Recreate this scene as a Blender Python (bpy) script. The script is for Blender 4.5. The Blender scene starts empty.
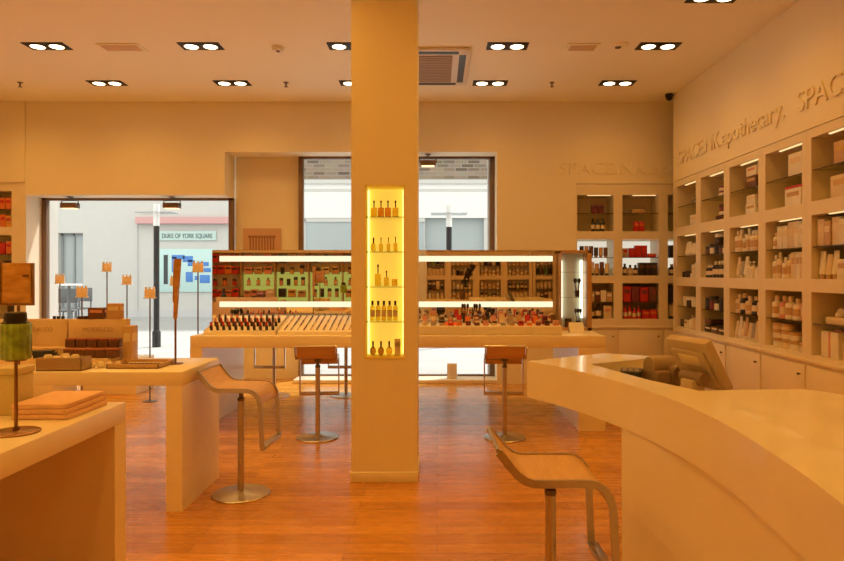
import bpy, bmesh, math, random
from mathutils import Vector, Matrix
random.seed(7)
PI = math.pi
scene = bpy.context.scene
COL = scene.collection
F, VX, HY, EYE = 650.0, 437.0, 274.0, 1.45
def px(x, Y): return (x - VX) * Y / F
def pz(y, Y): return EYE - (y - HY) * Y / F

# ------------------------------------------------------------------ materials
MATS = {}
def lin(c):
    return tuple(((v/255)/12.92 if v/255 <= .04045 else ((v/255+.055)/1.055)**2.4) for v in c)
def mat(name, col, rough=.5, metal=0., bump=0., noise=.0, nscale=30., coat=0., trans=0., alpha=1.):
    if name in MATS: return MATS[name]
    m = bpy.data.materials.new(name); m.use_nodes = True
    nt = m.node_tree; b = nt.nodes['Principled BSDF']
    b.inputs['Base Color'].default_value = (*col, 1)
    b.inputs['Roughness'].default_value = rough
    b.inputs['Metallic'].default_value = metal
    b.inputs['Coat Weight'].default_value = coat
    b.inputs['Transmission Weight'].default_value = trans
    if noise or bump:
        tc = nt.nodes.new('ShaderNodeTexCoord')
        n = nt.nodes.new('ShaderNodeTexNoise'); n.inputs['Scale'].default_value = nscale; n.inputs['Detail'].default_value = 4
        nt.links.new(tc.outputs['Object'], n.inputs['Vector'])
        if noise:
            r = nt.nodes.new('ShaderNodeValToRGB')
            r.color_ramp.elements[0].position = .3; r.color_ramp.elements[1].position = .7
            r.color_ramp.elements[0].color = (*[v*(1-noise) for v in col], 1)
            r.color_ramp.elements[1].color = (*[min(1, v*(1+noise)) for v in col], 1)
            nt.links.new(n.outputs['Fac'], r.inputs['Fac']); nt.links.new(r.outputs['Color'], b.inputs['Base Color'])
        if bump:
            bp = nt.nodes.new('ShaderNodeBump'); bp.inputs['Strength'].default_value = bump; bp.inputs['Distance'].default_value = .01
            nt.links.new(n.outputs['Fac'], bp.inputs['Height']); nt.links.new(bp.outputs['Normal'], b.inputs['Normal'])
    MATS[name] = m
    return m
def emit(name, col, strength):
    if name in MATS: return MATS[name]
    m = bpy.data.materials.new(name); m.use_nodes = True
    nt = m.node_tree; nt.nodes.remove(nt.nodes['Principled BSDF'])
    e = nt.nodes.new('ShaderNodeEmission'); e.inputs[0].default_value = (*col, 1); e.inputs[1].default_value = strength
    nt.links.new(e.outputs[0], nt.nodes['Material Output'].inputs[0])
    MATS[name] = m; return m
def clear(name, tint, fac, rough=.03, gloss=(1, 1, 1)):
    """thin clear glass: see-through, with a fresnel sheen"""
    if name in MATS: return MATS[name]
    m = bpy.data.materials.new(name); m.use_nodes = True
    nt = m.node_tree; nt.nodes.remove(nt.nodes['Principled BSDF'])
    t = nt.nodes.new('ShaderNodeBsdfTransparent'); t.inputs[0].default_value = (*tint, 1)
    g = nt.nodes.new('ShaderNodeBsdfGlossy'); g.inputs['Roughness'].default_value = rough; g.inputs['Color'].default_value = (*gloss, 1)
    fr = nt.nodes.new('ShaderNodeFresnel'); fr.inputs[0].default_value = 1.35
    ad = nt.nodes.new('ShaderNodeMath'); ad.operation = 'ADD'; ad.inputs[1].default_value = fac; ad.use_clamp = True
    mx = nt.nodes.new('ShaderNodeMixShader')
    ge = nt.nodes.new('ShaderNodeNewGeometry'); inv = nt.nodes.new('ShaderNodeMath'); inv.operation = 'SUBTRACT'; inv.inputs[0].default_value = 1
    mu = nt.nodes.new('ShaderNodeMath'); mu.operation = 'MULTIPLY'
    nt.links.new(ge.outputs['Backfacing'], inv.inputs[1]); nt.links.new(ad.outputs[0], mu.inputs[0]); nt.links.new(inv.outputs[0], mu.inputs[1])
    nt.links.new(fr.outputs[0], ad.inputs[0]); nt.links.new(mu.outputs[0], mx.inputs[0])
    nt.links.new(t.outputs[0], mx.inputs[1]); nt.links.new(g.outputs[0], mx.inputs[2])
    nt.links.new(mx.outputs[0], nt.nodes['Material Output'].inputs[0])
    MATS[name] = m; return m

wall_m = mat('wall_paint', (.86, .80, .62), .55, bump=.03, nscale=120)
ceil_m = mat('ceiling_paint', (.93, .90, .74), .7, bump=.03, nscale=120)
cab_m = mat('cabinet_lacquer', (.82, .74, .58), .35, noise=.02, nscale=6)
niche_m = mat('niche_lining', (.72, .60, .38), .5, noise=.03, nscale=8)
count_m = mat('counter_solid_surface', (.93, .89, .78), .22, noise=.015, nscale=5, coat=.3)
table_m = mat('table_lacquer', (.89, .80, .62), .3, noise=.02, nscale=5)
steel_m = mat('brushed_steel', (.55, .52, .48), .28, 1., noise=.06, nscale=80)
dsteel_m = mat('dark_steel', (.20, .17, .15), .35, 1.)
black_m = mat('black_plastic', (.012, .011, .011), .4)
blackmatte_m = mat('black_housing', (.01, .009, .008), .6)
white_m = mat('white_plastic', (.82, .80, .76), .4)
bronze_m = mat('bronze_frame', (.20, .13, .09), .45, .3)
glass_m = clear('window_glass', (.97, .98, .98), .0)
shelfglass_m = clear('shelf_glass', (.72, .74, .60), .10)
dshelf_m = mat('smoked_shelf_edge', (.05, .03, .02), .15)
acr_m = clear('clear_acrylic', (.95, .93, .9), .06)
mirror_m = mat('mirror_silver', (.92, .91, .87), .015, 1.)
lamp_m = emit('lamp_face', (1, .74, .42), 9)
tube_m = emit('tube_light', (1, .86, .55), 1.2)
cool_tube_m = emit('case_tube_light', (1, .95, .78), 3.2)
strip_m = emit('niche_strip_light', (1, .66, .28), 1.3)
yellow_m = mat('yellow_lightbox', (.9, .62, .06), .5)
_b = yellow_m.node_tree.nodes['Principled BSDF']; _b.inputs['Emission Color'].default_value = (1, .67, .09, 1); _b.inputs['Emission Strength'].default_value = .66
ytube_m = emit('yellow_tube', (1, .95, .30), 1.6)
green_m = emit('green_lightbox', (.56, .53, .10), .72)
greenish_m = mat('case_back_panel', (.62, .68, .52), .5, noise=.02)

def floor_material():
    m = bpy.data.materials.new('oak_floor'); m.use_nodes = True
    nt = m.node_tree; b = nt.nodes['Principled BSDF']; L = nt.links.new
    tc = nt.nodes.new('ShaderNodeTexCoord')
    br = nt.nodes.new('ShaderNodeTexBrick'); br.offset = .37; br.offset_frequency = 2
    br.inputs['Scale'].default_value = 1; br.inputs['Brick Width'].default_value = 1.3; br.inputs['Row Height'].default_value = .125
    br.inputs['Mortar Size'].default_value = .002; br.inputs['Mortar Smooth'].default_value = .2
    br.inputs['Color1'].default_value = (.52, .235, .035, 1); br.inputs['Color2'].default_value = (.72, .355, .065, 1)
    br.inputs['Mortar'].default_value = (.24, .10, .02, 1)
    L(tc.outputs['Object'], br.inputs['Vector'])
    mp = nt.nodes.new('ShaderNodeMapping'); mp.inputs['Scale'].default_value = (.9, 14, 1)
    L(tc.outputs['Object'], mp.inputs['Vector'])
    n = nt.nodes.new('ShaderNodeTexNoise'); n.inputs['Scale'].default_value = 3; n.inputs['Detail'].default_value = 8
    L(mp.outputs[0], n.inputs['Vector'])
    mx = nt.nodes.new('ShaderNodeMix'); mx.data_type = 'RGBA'; mx.blend_type = 'MULTIPLY'; mx.inputs[0].default_value = .38
    rp = nt.nodes.new('ShaderNodeValToRGB'); rp.color_ramp.elements[0].color = (.62, .55, .48, 1); rp.color_ramp.elements[1].color = (1.1, 1.08, 1.05, 1)
    rp.color_ramp.elements[0].position = .3; rp.color_ramp.elements[1].position = .7
    L(n.outputs['Fac'], rp.inputs['Fac']); L(br.outputs['Color'], mx.inputs[6]); L(rp.outputs['Color'], mx.inputs[7])
    L(mx.outputs[2], b.inputs['Base Color'])
    r2 = nt.nodes.new('ShaderNodeMapRange'); r2.inputs[3].default_value = .20; r2.inputs[4].default_value = .34
    L(n.outputs['Fac'], r2.inputs[0]); L(r2.outputs[0], b.inputs['Roughness'])
    b.inputs['Coat Weight'].default_value = .22; b.inputs['Coat Roughness'].default_value = .12
    bp = nt.nodes.new('ShaderNodeBump'); bp.inputs['Strength'].default_value = .04; bp.inputs['Distance'].default_value = .003
    L(n.outputs['Fac'], bp.inputs['Height']); L(bp.outputs['Normal'], b.inputs['Normal'])
    return m
floor_m = floor_material()
def wood_material(name, c1, c2, scale=(2, 30, 30), rough=.4):
    m = bpy.data.materials.new(name); m.use_nodes = True
    nt = m.node_tree; b = nt.nodes['Principled BSDF']; L = nt.links.new
    tc = nt.nodes.new('ShaderNodeTexCoord'); mp = nt.nodes.new('ShaderNodeMapping'); mp.inputs['Scale'].default_value = scale
    L(tc.outputs['Object'], mp.inputs['Vector'])
    n = nt.nodes.new('ShaderNodeTexNoise'); n.inputs['Scale'].default_value = 4; n.inputs['Detail'].default_value = 6
    L(mp.outputs[0], n.inputs['Vector'])
    rp = nt.nodes.new('ShaderNodeValToRGB'); rp.color_ramp.elements[0].color = (*c1, 1); rp.color_ramp.elements[1].color = (*c2, 1)
    rp.color_ramp.elements[0].position = .3; rp.color_ramp.elements[1].position = .7
    L(n.outputs['Fac'], rp.inputs['Fac']); L(rp.outputs['Color'], b.inputs['Base Color'])
    b.inputs['Roughness'].default_value = rough
    return m
seat_m = wood_material('seat_oak_veneer', (.58, .36, .17), (.72, .48, .25), (30, 2, 30), .35)
wood_m = wood_material('warm_wood', (.42, .24, .10), (.55, .33, .15))
def brick_material():
    m = bpy.data.materials.new('stock_brick'); m.use_nodes = True
    nt = m.node_tree; b = nt.nodes['Principled BSDF']; L = nt.links.new
    tc = nt.nodes.new('ShaderNodeTexCoord'); mp = nt.nodes.new('ShaderNodeMapping'); mp.inputs['Rotation'].default_value = (PI/2, 0, 0)
    L(tc.outputs['Object'], mp.inputs['Vector'])
    br = nt.nodes.new('ShaderNodeTexBrick'); br.inputs['Scale'].default_value = 1
    br.inputs['Brick Width'].default_value = .42; br.inputs['Row Height'].default_value = .13; br.inputs['Mortar Size'].default_value = .02
    br.inputs['Color1'].default_value = (.13, .085, .055, 1); br.inputs['Color2'].default_value = (.34, .26, .18, 1); br.inputs['Mortar'].default_value = (.30, .27, .23, 1)
    L(mp.outputs[0], br.inputs['Vector'])
    n = nt.nodes.new('ShaderNodeTexNoise'); n.inputs['Scale'].default_value = 2.2; L(tc.outputs['Object'], n.inputs['Vector'])
    mx = nt.nodes.new('ShaderNodeMix'); mx.data_type = 'RGBA'; mx.blend_type = 'MULTIPLY'; mx.inputs[0].default_value = .25
    L(br.outputs['Color'], mx.inputs[6]); L(n.outputs['Color'], mx.inputs[7]); L(mx.outputs[2], b.inputs['Base Color'])
    b.inputs['Roughness'].default_value = .9
    return m
brick_m = brick_material()
stucco_m = mat('facade_stucco', (.575, .585, .565), .85, bump=.1, noise=.02, nscale=4)
pave_m = mat('pavement_stone', (.40, .41, .41), .7, noise=.08, nscale=1.5)
C = {
 'white': (.80, .76, .68), 'cream': (.74, .62, .44), 'dark': (.035, .025, .022), 'brown': (.14, .06, .035), 'navy': (.02, .025, .05),
 'red': (.55, .025, .02), 'pink': (.68, .30, .27), 'orange': (.75, .20, .04), 'tan': (.55, .36, .20), 'gold': (.60, .40, .12),
 'grey': (.36, .33, .30), 'amber': (.70, .35, .05), 'green': (.10, .22, .05), 'plum': (.20, .04, .06), 'yellow': (.80, .55, .06)}
PM = {k: mat('pack_' + k, v, .35, noise=.05, nscale=14) for k, v in C.items()}

for k_, v_ in (('honey', (.95, .72, .12)), ('copper', (.80, .32, .06)), ('golden', (.92, .60, .10)), ('umber', (.45, .20, .05))):
    PM[k_] = mat('scent_' + k_, v_, .12, trans=.8)
# ------------------------------------------------------------------ mesh builder
class MB:
    def __init__(s): s.bm = bmesh.new()
    def _xf(s, vs, loc, rot):
        M = Matrix.Translation(loc)
        if rot: M = M @ (rot if isinstance(rot, Matrix) else Matrix.Rotation(rot, 4, 'Z'))
        bmesh.ops.transform(s.bm, matrix=M, verts=vs)
    def box(s, x0, x1, y0, y1, z0, z1, bev=0., loc=None, rot=None, seg=2):
        r = bmesh.ops.create_cube(s.bm, size=1); vs = r['verts']
        for v in vs:
            v.co.x = x0 if v.co.x < 0 else x1; v.co.y = y0 if v.co.y < 0 else y1; v.co.z = z0 if v.co.z < 0 else z1
        if bev:
            es = list({e for v in vs for e in v.link_edges})
            g = bmesh.ops.bevel(s.bm, geom=es, offset=bev, segments=seg, affect='EDGES', profile=.5)
            vs = list({v for f in g['faces'] for v in f.verts} | {v for v in vs if v.is_valid})
        if loc is not None or rot: s._xf(vs, loc or (0, 0, 0), rot)
        return s
    def lathe(s, prof, x=0, y=0, z=0, n=20, rot=None, sx=1, sy=1):
        rings = []; allv = []
        for r, h in prof:
            if r < 1e-6:
                v = s.bm.verts.new((0, 0, h)); rings.append([v]); allv.append(v)
            else:
                ring = [s.bm.verts.new((r*math.cos(2*PI*i/n)*sx, r*math.sin(2*PI*i/n)*sy, h)) for i in range(n)]
                rings.append(ring); allv += ring
        for a, b in zip(rings, rings[1:]):
            if len(a) == 1 and len(b) > 1:
                for i in range(n): s.bm.faces.new((a[0], b[(i+1) % n], b[i]))
            elif len(b) == 1 and len(a) > 1:
                for i in range(n): s.bm.faces.new((a[i], a[(i+1) % n], b[0]))
            elif len(a) > 1:
                for i in range(n): s.bm.faces.new((a[i], a[(i+1) % n], b[(i+1) % n], b[i]))
        if len(rings[0]) > 1: s.bm.faces.new(rings[0][::-1])
        if len(rings[-1]) > 1: s.bm.faces.new(rings[-1])
        s._xf(allv, (x, y, z), rot)
        return s
    def cyl(s, r, z0, z1, x=0, y=0, n=20, bev=0.):
        if bev: p = [(r-bev, z0), (r, z0+bev), (r, z1-bev), (r-bev, z1)]
        else: p = [(r, z0), (r, z1)]
        return s.lathe(p, x, y, 0, n)
    def tube(s, pts, r, n=8, flat=None, closed=False):
        """sweep a circle (or a w x t rectangle across fixed side vector flat=(w,t,side)) along pts"""
        pts = [Vector(p) for p in pts]; rings = []
        for i, p in enumerate(pts):
            a = pts[i-1] if i else (pts[-1] if closed else p); b = pts[i+1] if i < len(pts)-1 else (pts[0] if closed else p)
            t = (b - a).normalized()
            if flat:
                w, th, side = flat; sd = Vector(side); nr = t.cross(sd).normalized()
                ring = [p + sd*w/2*u + nr*th/2*v for u, v in ((-1, -1), (1, -1), (1, 1), (-1, 1))]
            else:
                up = Vector((0, 0, 1)) if abs(t.z) < .9 else Vector((1, 0, 0))
                u = t.cross(up).normalized(); v = u.cross(t)
                ring = [p + (u*math.cos(2*PI*k/n) + v*math.sin(2*PI*k/n))*r for k in range(n)]
            rings.append([s.bm.verts.new(c) for c in ring])
        pairs = list(zip(rings, rings[1:])) + ([(rings[-1], rings[0])] if closed else [])
        for a, b in pairs:
            k = len(a)
            for i in range(k): s.bm.faces.new((a[i], a[(i+1) % k], b[(i+1) % k], b[i]))
        if not closed:
            s.bm.faces.new(rings[0][::-1]); s.bm.faces.new(rings[-1])
        return s
    def prism(s, poly, z0, z1, bev=0.):
        a = [s.bm.verts.new((x, y, z0)) for x, y in poly]; b = [s.bm.verts.new((x, y, z1)) for x, y in poly]
        n = len(poly)
        fb = s.bm.faces.new(a[::-1]); ft = s.bm.faces.new(b)
        for i in range(n): s.bm.faces.new((a[i], a[(i+1) % n], b[(i+1) % n], b[i]))
        if bev:
            bmesh.ops.bevel(s.bm, geom=list(ft.edges) + list(fb.edges), offset=bev, segments=2, affect='EDGES')
        return s
    def extr(s, prof, axis, a, b):
        """closed profile of (u,z) pairs pushed along x or y from a to b"""
        f = (lambda u, z, t: (t, u, z)) if axis == 'x' else (lambda u, z, t: (u, t, z))
        A = [s.bm.verts.new(f(u, z, a)) for u, z in prof]; B = [s.bm.verts.new(f(u, z, b)) for u, z in prof]
        n = len(prof); s.bm.faces.new(A[::-1]); s.bm.faces.new(B)
        for i in range(n): s.bm.faces.new((A[i], A[(i+1) % n], B[(i+1) % n], B[i]))
        return s
    def mesh(s, name, m):
        bmesh.ops.recalc_face_normals(s.bm, faces=s.bm.faces)
        me = bpy.data.meshes.new(name); s.bm.to_mesh(me); s.bm.free()
        for p in me.polygons: p.use_smooth = True
        me.set_sharp_from_angle(angle=math.radians(32))
        me.materials.append(m)
        return me
    def obj(s, name, m, parent=None, loc=None):
        return link(name, s.mesh(name, m), parent, loc)
def link(name, me, parent=None, loc=None, rot=None):
    o = bpy.data.objects.new(name, me); COL.objects.link(o)
    if parent is not None: o.parent = parent
    if loc is not None: o.location = loc
    if rot is not None: o.rotation_euler = rot
    return o
LABELS = {}
def tag(o, label, cat, group=None):
    key = label.lower()
    if key in LABELS: print('DUPLICATE LABEL', label)
    LABELS[key] = 1
    n = len(label.replace(',', ' ').split())
    if n > 16 or n < 4: print('LABEL LENGTH', n, label)
    o['label'] = label; o['category'] = cat
    if group: o['group'] = group
    return o
def thing(name, label, cat, loc=(0, 0, 0), rz=0., group=None):
    o = bpy.data.objects.new(name, None); COL.objects.link(o); o.empty_display_size = .05
    o.location = loc; o.rotation_euler = (0, 0, rz)
    return tag(o, label, cat, group)
def struct(o): o['kind'] = 'structure'; return o
ORD = ['first', 'second', 'third', 'fourth', 'fifth', 'sixth', 'seventh', 'eighth', 'ninth', 'tenth', 'eleventh', 'twelfth', 'thirteenth', 'fourteenth', 'fifteenth', 'sixteenth']
def ordinal(i, n):
    if n == 1: return 'alone'
    return 'far left' if i == 0 else 'far right' if i == n-1 else ORD[i] + ' from left'
def spot(x, y, z, power, col, size=2.3, blend=1., rad=.06, rot=(0, 0, 0), name='downlight_beam'):
    l = bpy.data.lights.new(name, 'SPOT'); l.energy = power; l.color = col; l.spot_size = size; l.spot_blend = blend; l.shadow_soft_size = rad
    o = bpy.data.objects.new(name, l); COL.objects.link(o); o.location = (x, y, z); o.rotation_euler = rot
    return o

# ------------------------------------------------------------------ room shell
BK, GL, CEIL = 8.57, 8.95, 3.72
RX = 3.0
struct(MB().box(-6.6, 4.3, -3.6, 9.1, -.12, 0).obj('floor', floor_m))
struct(MB().box(-6.6, 4.3, -3.6, 9.1, CEIL, CEIL+.15).obj('ceiling', ceil_m))
struct(MB().box(-6.6, -6.4, -3.6, 9.1, 0, CEIL).obj('wall_left', wall_m))
w = MB()
w.box(-6.4, 4.3, BK, 9.1, 3.06, CEIL)                       # upper wall
w.box(-6.4, -5.42, BK-.03, 9.1, 2.66, CEIL)                   # shallow pilaster at the left end
w.box(-5.42, -2.795, BK-.015, 8.985, 2.49, 3.06)                  # lowered head over the left window
w.box(-6.4, -5.42, 8.92, 9.1, 0, 2.66)
w.box(-2.795, -1.9, 9.0, 9.1, 0, 3.06)                      # pier between the windows
w.box(.79, 1.8307, BK, 9.1, 0, 3.06)
w.box(1.8307, 4.3, 8.93, 9.1, 0, 2.64); w.box(1.8307, 4.3, BK, 9.1, 2.64, 3.06)
struct(w.obj('wall_back', wall_m))
w = MB()
w.box(RX, 3.5, -3.4, 8.25, 2.62, CEIL); w.box(3.36, 3.5, -3.4, 8.25, 0, 2.62)
w.box(RX, 3.36, 8.18, 8.25, 0, 2.62)
w.box(RX, 3.36, -3.4, 3.775, 0, 2.62)
struct(w.obj('wall_right', wall_m))
struct(MB().box(4.15, 4.3, 8.25, 8.57, 0, CEIL).box(3.5, 4.3, 8.1, 8.25, 0, CEIL).obj('wall_passage', wall_m))
struct(MB().box(-6.6, 4.3, -3.75, -3.75+.1, 0, CEIL).box(-6.6, 4.3, -3.65, -3.4, 2.62, CEIL).obj('wall_rear', wall_m))
struct(MB().box(-1.9, .79, BK, 9.1, 0, .05, .004).obj('trim_1', cab_m))
struct(MB().box(-6.4, -5.42, 9.1, 9.3, 0, 4.5).obj('trim_2', stucco_m))
struct(MB().box(-2.75, -1.93, 9.1, 9.3, 0, 4.5).box(.72, 3, 9.1, 9.3, 0, 4.5).box(-5.42, .72, 9.1, 9.16, 3.1, 4.5).obj('trim_3', stucco_m))
def window(name, x0, x1, z0, z1, pw=.065):
    f = MB()
    f.box(x0, x0+pw, GL-.04, GL+.04, z0, z1, .004).box(x1-pw, x1, GL-.04, GL+.04, z0, z1, .004)
    f.box(x0, x1, GL-.04, GL+.04, z1-.03, z1, .004).box(x0, x1, GL-.03, GL+.03, z0, z0+.02, .003)
    o = struct(f.obj(name, bronze_m))
    MB().box(x0+pw-.004, x1-pw+.004, GL-.006, GL+.006, z0+.015, z1-.025).obj('pane', glass_m, o)
window('window_1', -5.42, -2.795, 0, 2.49)
window('window_2', -1.9, .79, .05, 3.06)
# pillar with a lit yellow niche
PX0, PX1, PY0, PY1 = -.598, -.14, 4.53, 4.99
nx0, nx1, nz0, nz1, nd = px(364.5, PY0), px(405, PY0), pz(358.5, PY0), pz(185, PY0), .16
p = MB()
p.box(PX0, nx0, PY0, PY1, 0, CEIL).box(nx1, PX1, PY0, PY1, 0, CEIL).box(nx0, nx1, PY0+nd, PY1, nz0, nz1)
p.box(nx0, nx1, PY0, PY1, 0, nz0).box(nx0, nx1, PY0, PY1, nz1, CEIL)
p.box(PX0-.008, PX1+.008, PY0-.008, PY1+.008, 0, .07, .003)
struct(p.obj('pillar', wall_m))
lb = thing('lit_display_niche', 'tall yellow-glowing niche with glass shelves set into the pillar', 'display niche', ((nx0+nx1)/2, PY0, nz0))
hw = (nx1-nx0)/2; nh = nz1-nz0
MB().box(-hw+.012, hw-.012, nd-.014, nd-.003, .012, nh-.012).obj('backlit_panel', yellow_m, lb)
lin_m = mat('niche_yellow_lining', (.92, .78, .16), .5, noise=.02)
MB().box(-hw, -hw+.01, .0, nd-.015, 0, nh).box(hw-.01, hw, 0, nd-.015, 0, nh).box(-hw, hw, 0, nd-.015, nh-.01, nh).box(-hw, hw, -.004, nd-.015, 0, .014).obj('lining', lin_m, lb)
shelf_z = []
for s_ in (-1, 1): MB().box(s_*(hw-.017)-.006, s_*(hw-.017)+.006, nd-.05, nd-.02, .02, nh-.02, .003).obj('light_tube', ytube_m, lb)
for y in (217, 252, 287, 322):
    z = pz(y, PY0) - nz0; shelf_z.append(z + .005 + nz0)
    MB().box(-hw+.012, hw-.012, .004, nd-.016, z-.004, z+.004).obj('glass_shelf', shelfglass_m, lb)
shelf_z.append(nz0 + .0145)

# ------------------------------------------------------------------ packaging
CACHE = {}
def _mk(key, fn):
    if key not in CACHE: CACHE[key] = fn()
    return CACHE[key]
def product(kind, col, w, h, loc, label, cat, group, capcol='dark', rz=0., d=None):
    """bottle / pump / jar / carton / tube / giftbox - body and closure meshes, shared through CACHE"""
    d = d or w
    names = {'bottle': 'cosmetic_bottle', 'dropper': 'scent_bottle', 'pump': 'pump_bottle', 'jar': 'cream_jar', 'carton': 'cosmetic_carton', 'tube': 'cream_tube', 'gift': 'gift_box', 'flask': 'scent_flask'}
    key = (kind, col, round(w, 3), round(h, 3), round(d, 3), capcol)
    def build():
        out = []
        r = w/2
        if kind == 'bottle':
            out.append(('body', MB().lathe([(r*.9, 0), (r, h*.03), (r, h*.66), (r*.75, h*.73), (r*.42, h*.76), (r*.42, h*.79)], n=16).mesh('bottle_body', PM[col])))
            out.append(('cap', MB().lathe([(r*.5, h*.785), (r*.5, h*.98), (r*.44, h)], n=16).mesh('bottle_cap', PM[capcol])))
            out.append(('paper_band', MB().lathe([(r*1.015, h*.2), (r*1.015, h*.52)], n=16).mesh('bottle_band', PM['tan' if col in ('white', 'cream') else 'cream'])))
        elif kind == 'pump':
            out.append(('body', MB().lathe([(r*.92, 0), (r, h*.03), (r, h*.62), (r*.5, h*.7), (r*.4, h*.73)], n=16).mesh('pump_body', PM[col])))
            out.append(('pump', MB().lathe([(r*.42, h*.725), (r*.42, h*.8), (r*.12, h*.81), (r*.12, h*.92)], n=12).box(-r*.3, r*.9, -r*.22, r*.22, h*.91, h, .002).mesh('pump_head', PM[capcol])))
        elif kind == 'jar':
            out.append(('body', MB().lathe([(r*.9, 0), (r, h*.06), (r, h*.6), (r*.9, h*.65)], n=20).mesh('jar_body', PM[col])))
            out.append(('lid', MB().lathe([(r*1.02, h*.645), (r*1.02, h*.97), (r*.97, h)], n=20).mesh('jar_lid', PM[capcol])))
        elif kind == 'carton':
            out.append(('box', MB().box(-r, r, -d/2, d/2, 0, h, .0015).mesh('carton_box', PM[col])))
            out.append(('printed_panel', MB().box(-r*.75, r*.75, -d/2-.0012, d/2+.0012, h*.55, h*.8).box(-r-.0012, r+.0012, -d*.36, d*.36, h*.55, h*.8).mesh('carton_panel', PM[capcol])))
        elif kind == 'tube':
            out.append(('cap', MB().lathe([(r*.72, 0), (r*.76, h*.02), (r*.76, h*.17)], n=16).mesh('tube_cap', PM[capcol])))
            m = MB(); n = 16; rings = []
            for t in (0, .3, .7, 1):
                z = h*.17 + t*h*.83; ry = r*(1-t)+.003*t
                rings.append([m.bm.verts.new((r*math.cos(2*PI*i/n), ry*math.sin(2*PI*i/n), z)) for i in range(n)])
            for a, b in zip(rings, rings[1:]):
                for i in range(n): m.bm.faces.new((a[i], a[(i+1) % n], b[(i+1) % n], b[i]))
            m.bm.faces.new(rings[0][::-1]); m.bm.faces.new(rings[-1])
            out.append(('body', m.mesh('tube_body', PM[col])))
        elif kind == 'gift':
            out.append(('box', MB().box(-r, r, -d/2, d/2, 0, h, .003).mesh('gift_body', PM[col])))
            out.append(('ribbon', MB().box(-r-.002, r+.002, -.012, .012, -.0, h+.002).box(-.012, .012, -d/2-.002, d/2+.002, 0, h+.002).box(-.045, .045, -.02, .02, h, h+.022, .008).mesh('gift_ribbon', PM[capcol])))
        elif kind == 'dropper':
            out.append(('body', MB().box(-r, r, -d/2, d/2, 0, h*.55, .003).lathe([(r*.3, h*.55), (r*.3, h*.6)], n=12).mesh('scent_body', PM[col])))
            out.append(('cap', MB().lathe([(r*.2, h*.6), (r*.2, h*.85), (r*.32, h*.9), (r*.3, h*.97), (r*.1, h)], n=12).mesh('scent_cap', PM[capcol])))
        elif kind == 'flask':
            out.append(('body', MB().lathe([(r*.45, 0), (r*.8, h*.1), (r, h*.28), (r*.85, h*.46), (r*.4, h*.58), (r*.22, h*.62)], n=20).mesh('flask_body', PM[col])))
            out.append(('stopper', MB().lathe([(r*.26, h*.62), (r*.3, h*.9), (r*.2, h)], n=12).mesh('flask_stopper', PM[capcol])))
        return out
    parts = _mk(key, build)
    o = thing(names[kind], label, cat, loc, rz, group)
    for nm, me in parts: link(nm, me, o)
    return o
KW = {'bottle': 'bottle', 'pump': 'pump bottle', 'jar': 'jar', 'carton': 'carton', 'tube': 'tube', 'gift': 'gift box', 'dropper': 'square bottle', 'flask': 'round flask'}
KCAT = {'bottle': 'bottle', 'pump': 'bottle', 'jar': 'jar', 'carton': 'box', 'tube': 'tube', 'gift': 'gift box', 'dropper': 'bottle', 'flask': 'bottle'}

# ------------------------------------------------------------------ niche cabinets
# a bay is built facing -Y in its own frame (x across, y into the wall), then turned
ROWS_R = [(2.03, 2.54, 2.285), (1.41, 1.92, 1.67), (.80, 1.305, 1.055)]
ROWS_B = [(2.013, 2.494, 2.255), (1.43, 1.907, 1.67), (.857, 1.33, 1.08)]
def bay(label, loc, rz, width, nw, rows, top, depth=.345, lit=(0, 1), name='niche_cabinet', whiteback=(), group='built-in niche cabinets', doors=1, noff=0., simple=False, edge=True):
    t = thing(name, label, 'cabinet', loc, rz, group)
    h = width/2; a0, a1 = noff-nw/2, noff+nw/2
    c = MB()
    zs = sorted([(r[0], r[1]) for r in rows])
    c.box(-h, a0, 0, depth, .0, top).box(a1, h, 0, depth, .0, top)
    prev = 0.
    for z0, z1 in zs + [(top, top)]:
        c.box(a0, a1, 0, depth-.012, prev, z0); prev = z1
    c.obj('carcass', cab_m, t)
    MB().box(a0, a1, depth-.012, depth, zs[0][0], zs[-1][1]).obj('back_panel', niche_m, t)
    if not simple:
        MB().box(-h+.0, h-.0, -.022, 0, .735, .765, .004).obj('ledge', cab_m, t)
    for i, (z0, z1, sz) in enumerate(rows):
        s = MB().box(a0+.001, a1-.001, .02, depth-.014, sz-.006, sz).obj('glass_shelf', shelfglass_m, t)
        if edge: MB().box(a0+.001, a1-.001, .012, .02, sz-.007, sz).obj('shelf_edge', dshelf_m, s)
        if i in lit: MB().box(a0+nw*.3, a1-.03, .03, .05, z1-.008, z1-.001).obj('light_strip', strip_m, t)
        if i in whiteback: MB().box(a0+.01, a1-.01, depth-.02, depth-.0125, z0+.1, z1-.01).obj('lit_back_panel', emit('white_backlight', (1, .9, .72), .75), t)
    if not simple:
        for k in range(doors):
            dw = (2*h-.03)/doors; x0 = -h+.015+k*dw
            d = MB().box(x0+.002, x0+dw-.002, -.012, .0, .09, .71, .003).obj('door', cab_m, t)
            MB().lathe([(.006, 0), (.006, .012), (.011, .016), (.009, .024), (0, .026)], x0+dw-.06, -.012, .63, 10, Matrix.Rotation(PI/2, 4, 'X')).obj('knob', dsteel_m, d)
    return t
BAYW, BAYN = .73, .60
BAYWORD = ['first', 'second', 'third', 'fourth', 'fifth', 'sixth']
right_centres = [8.13-.30-.73*i for i in range(6)]
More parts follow.
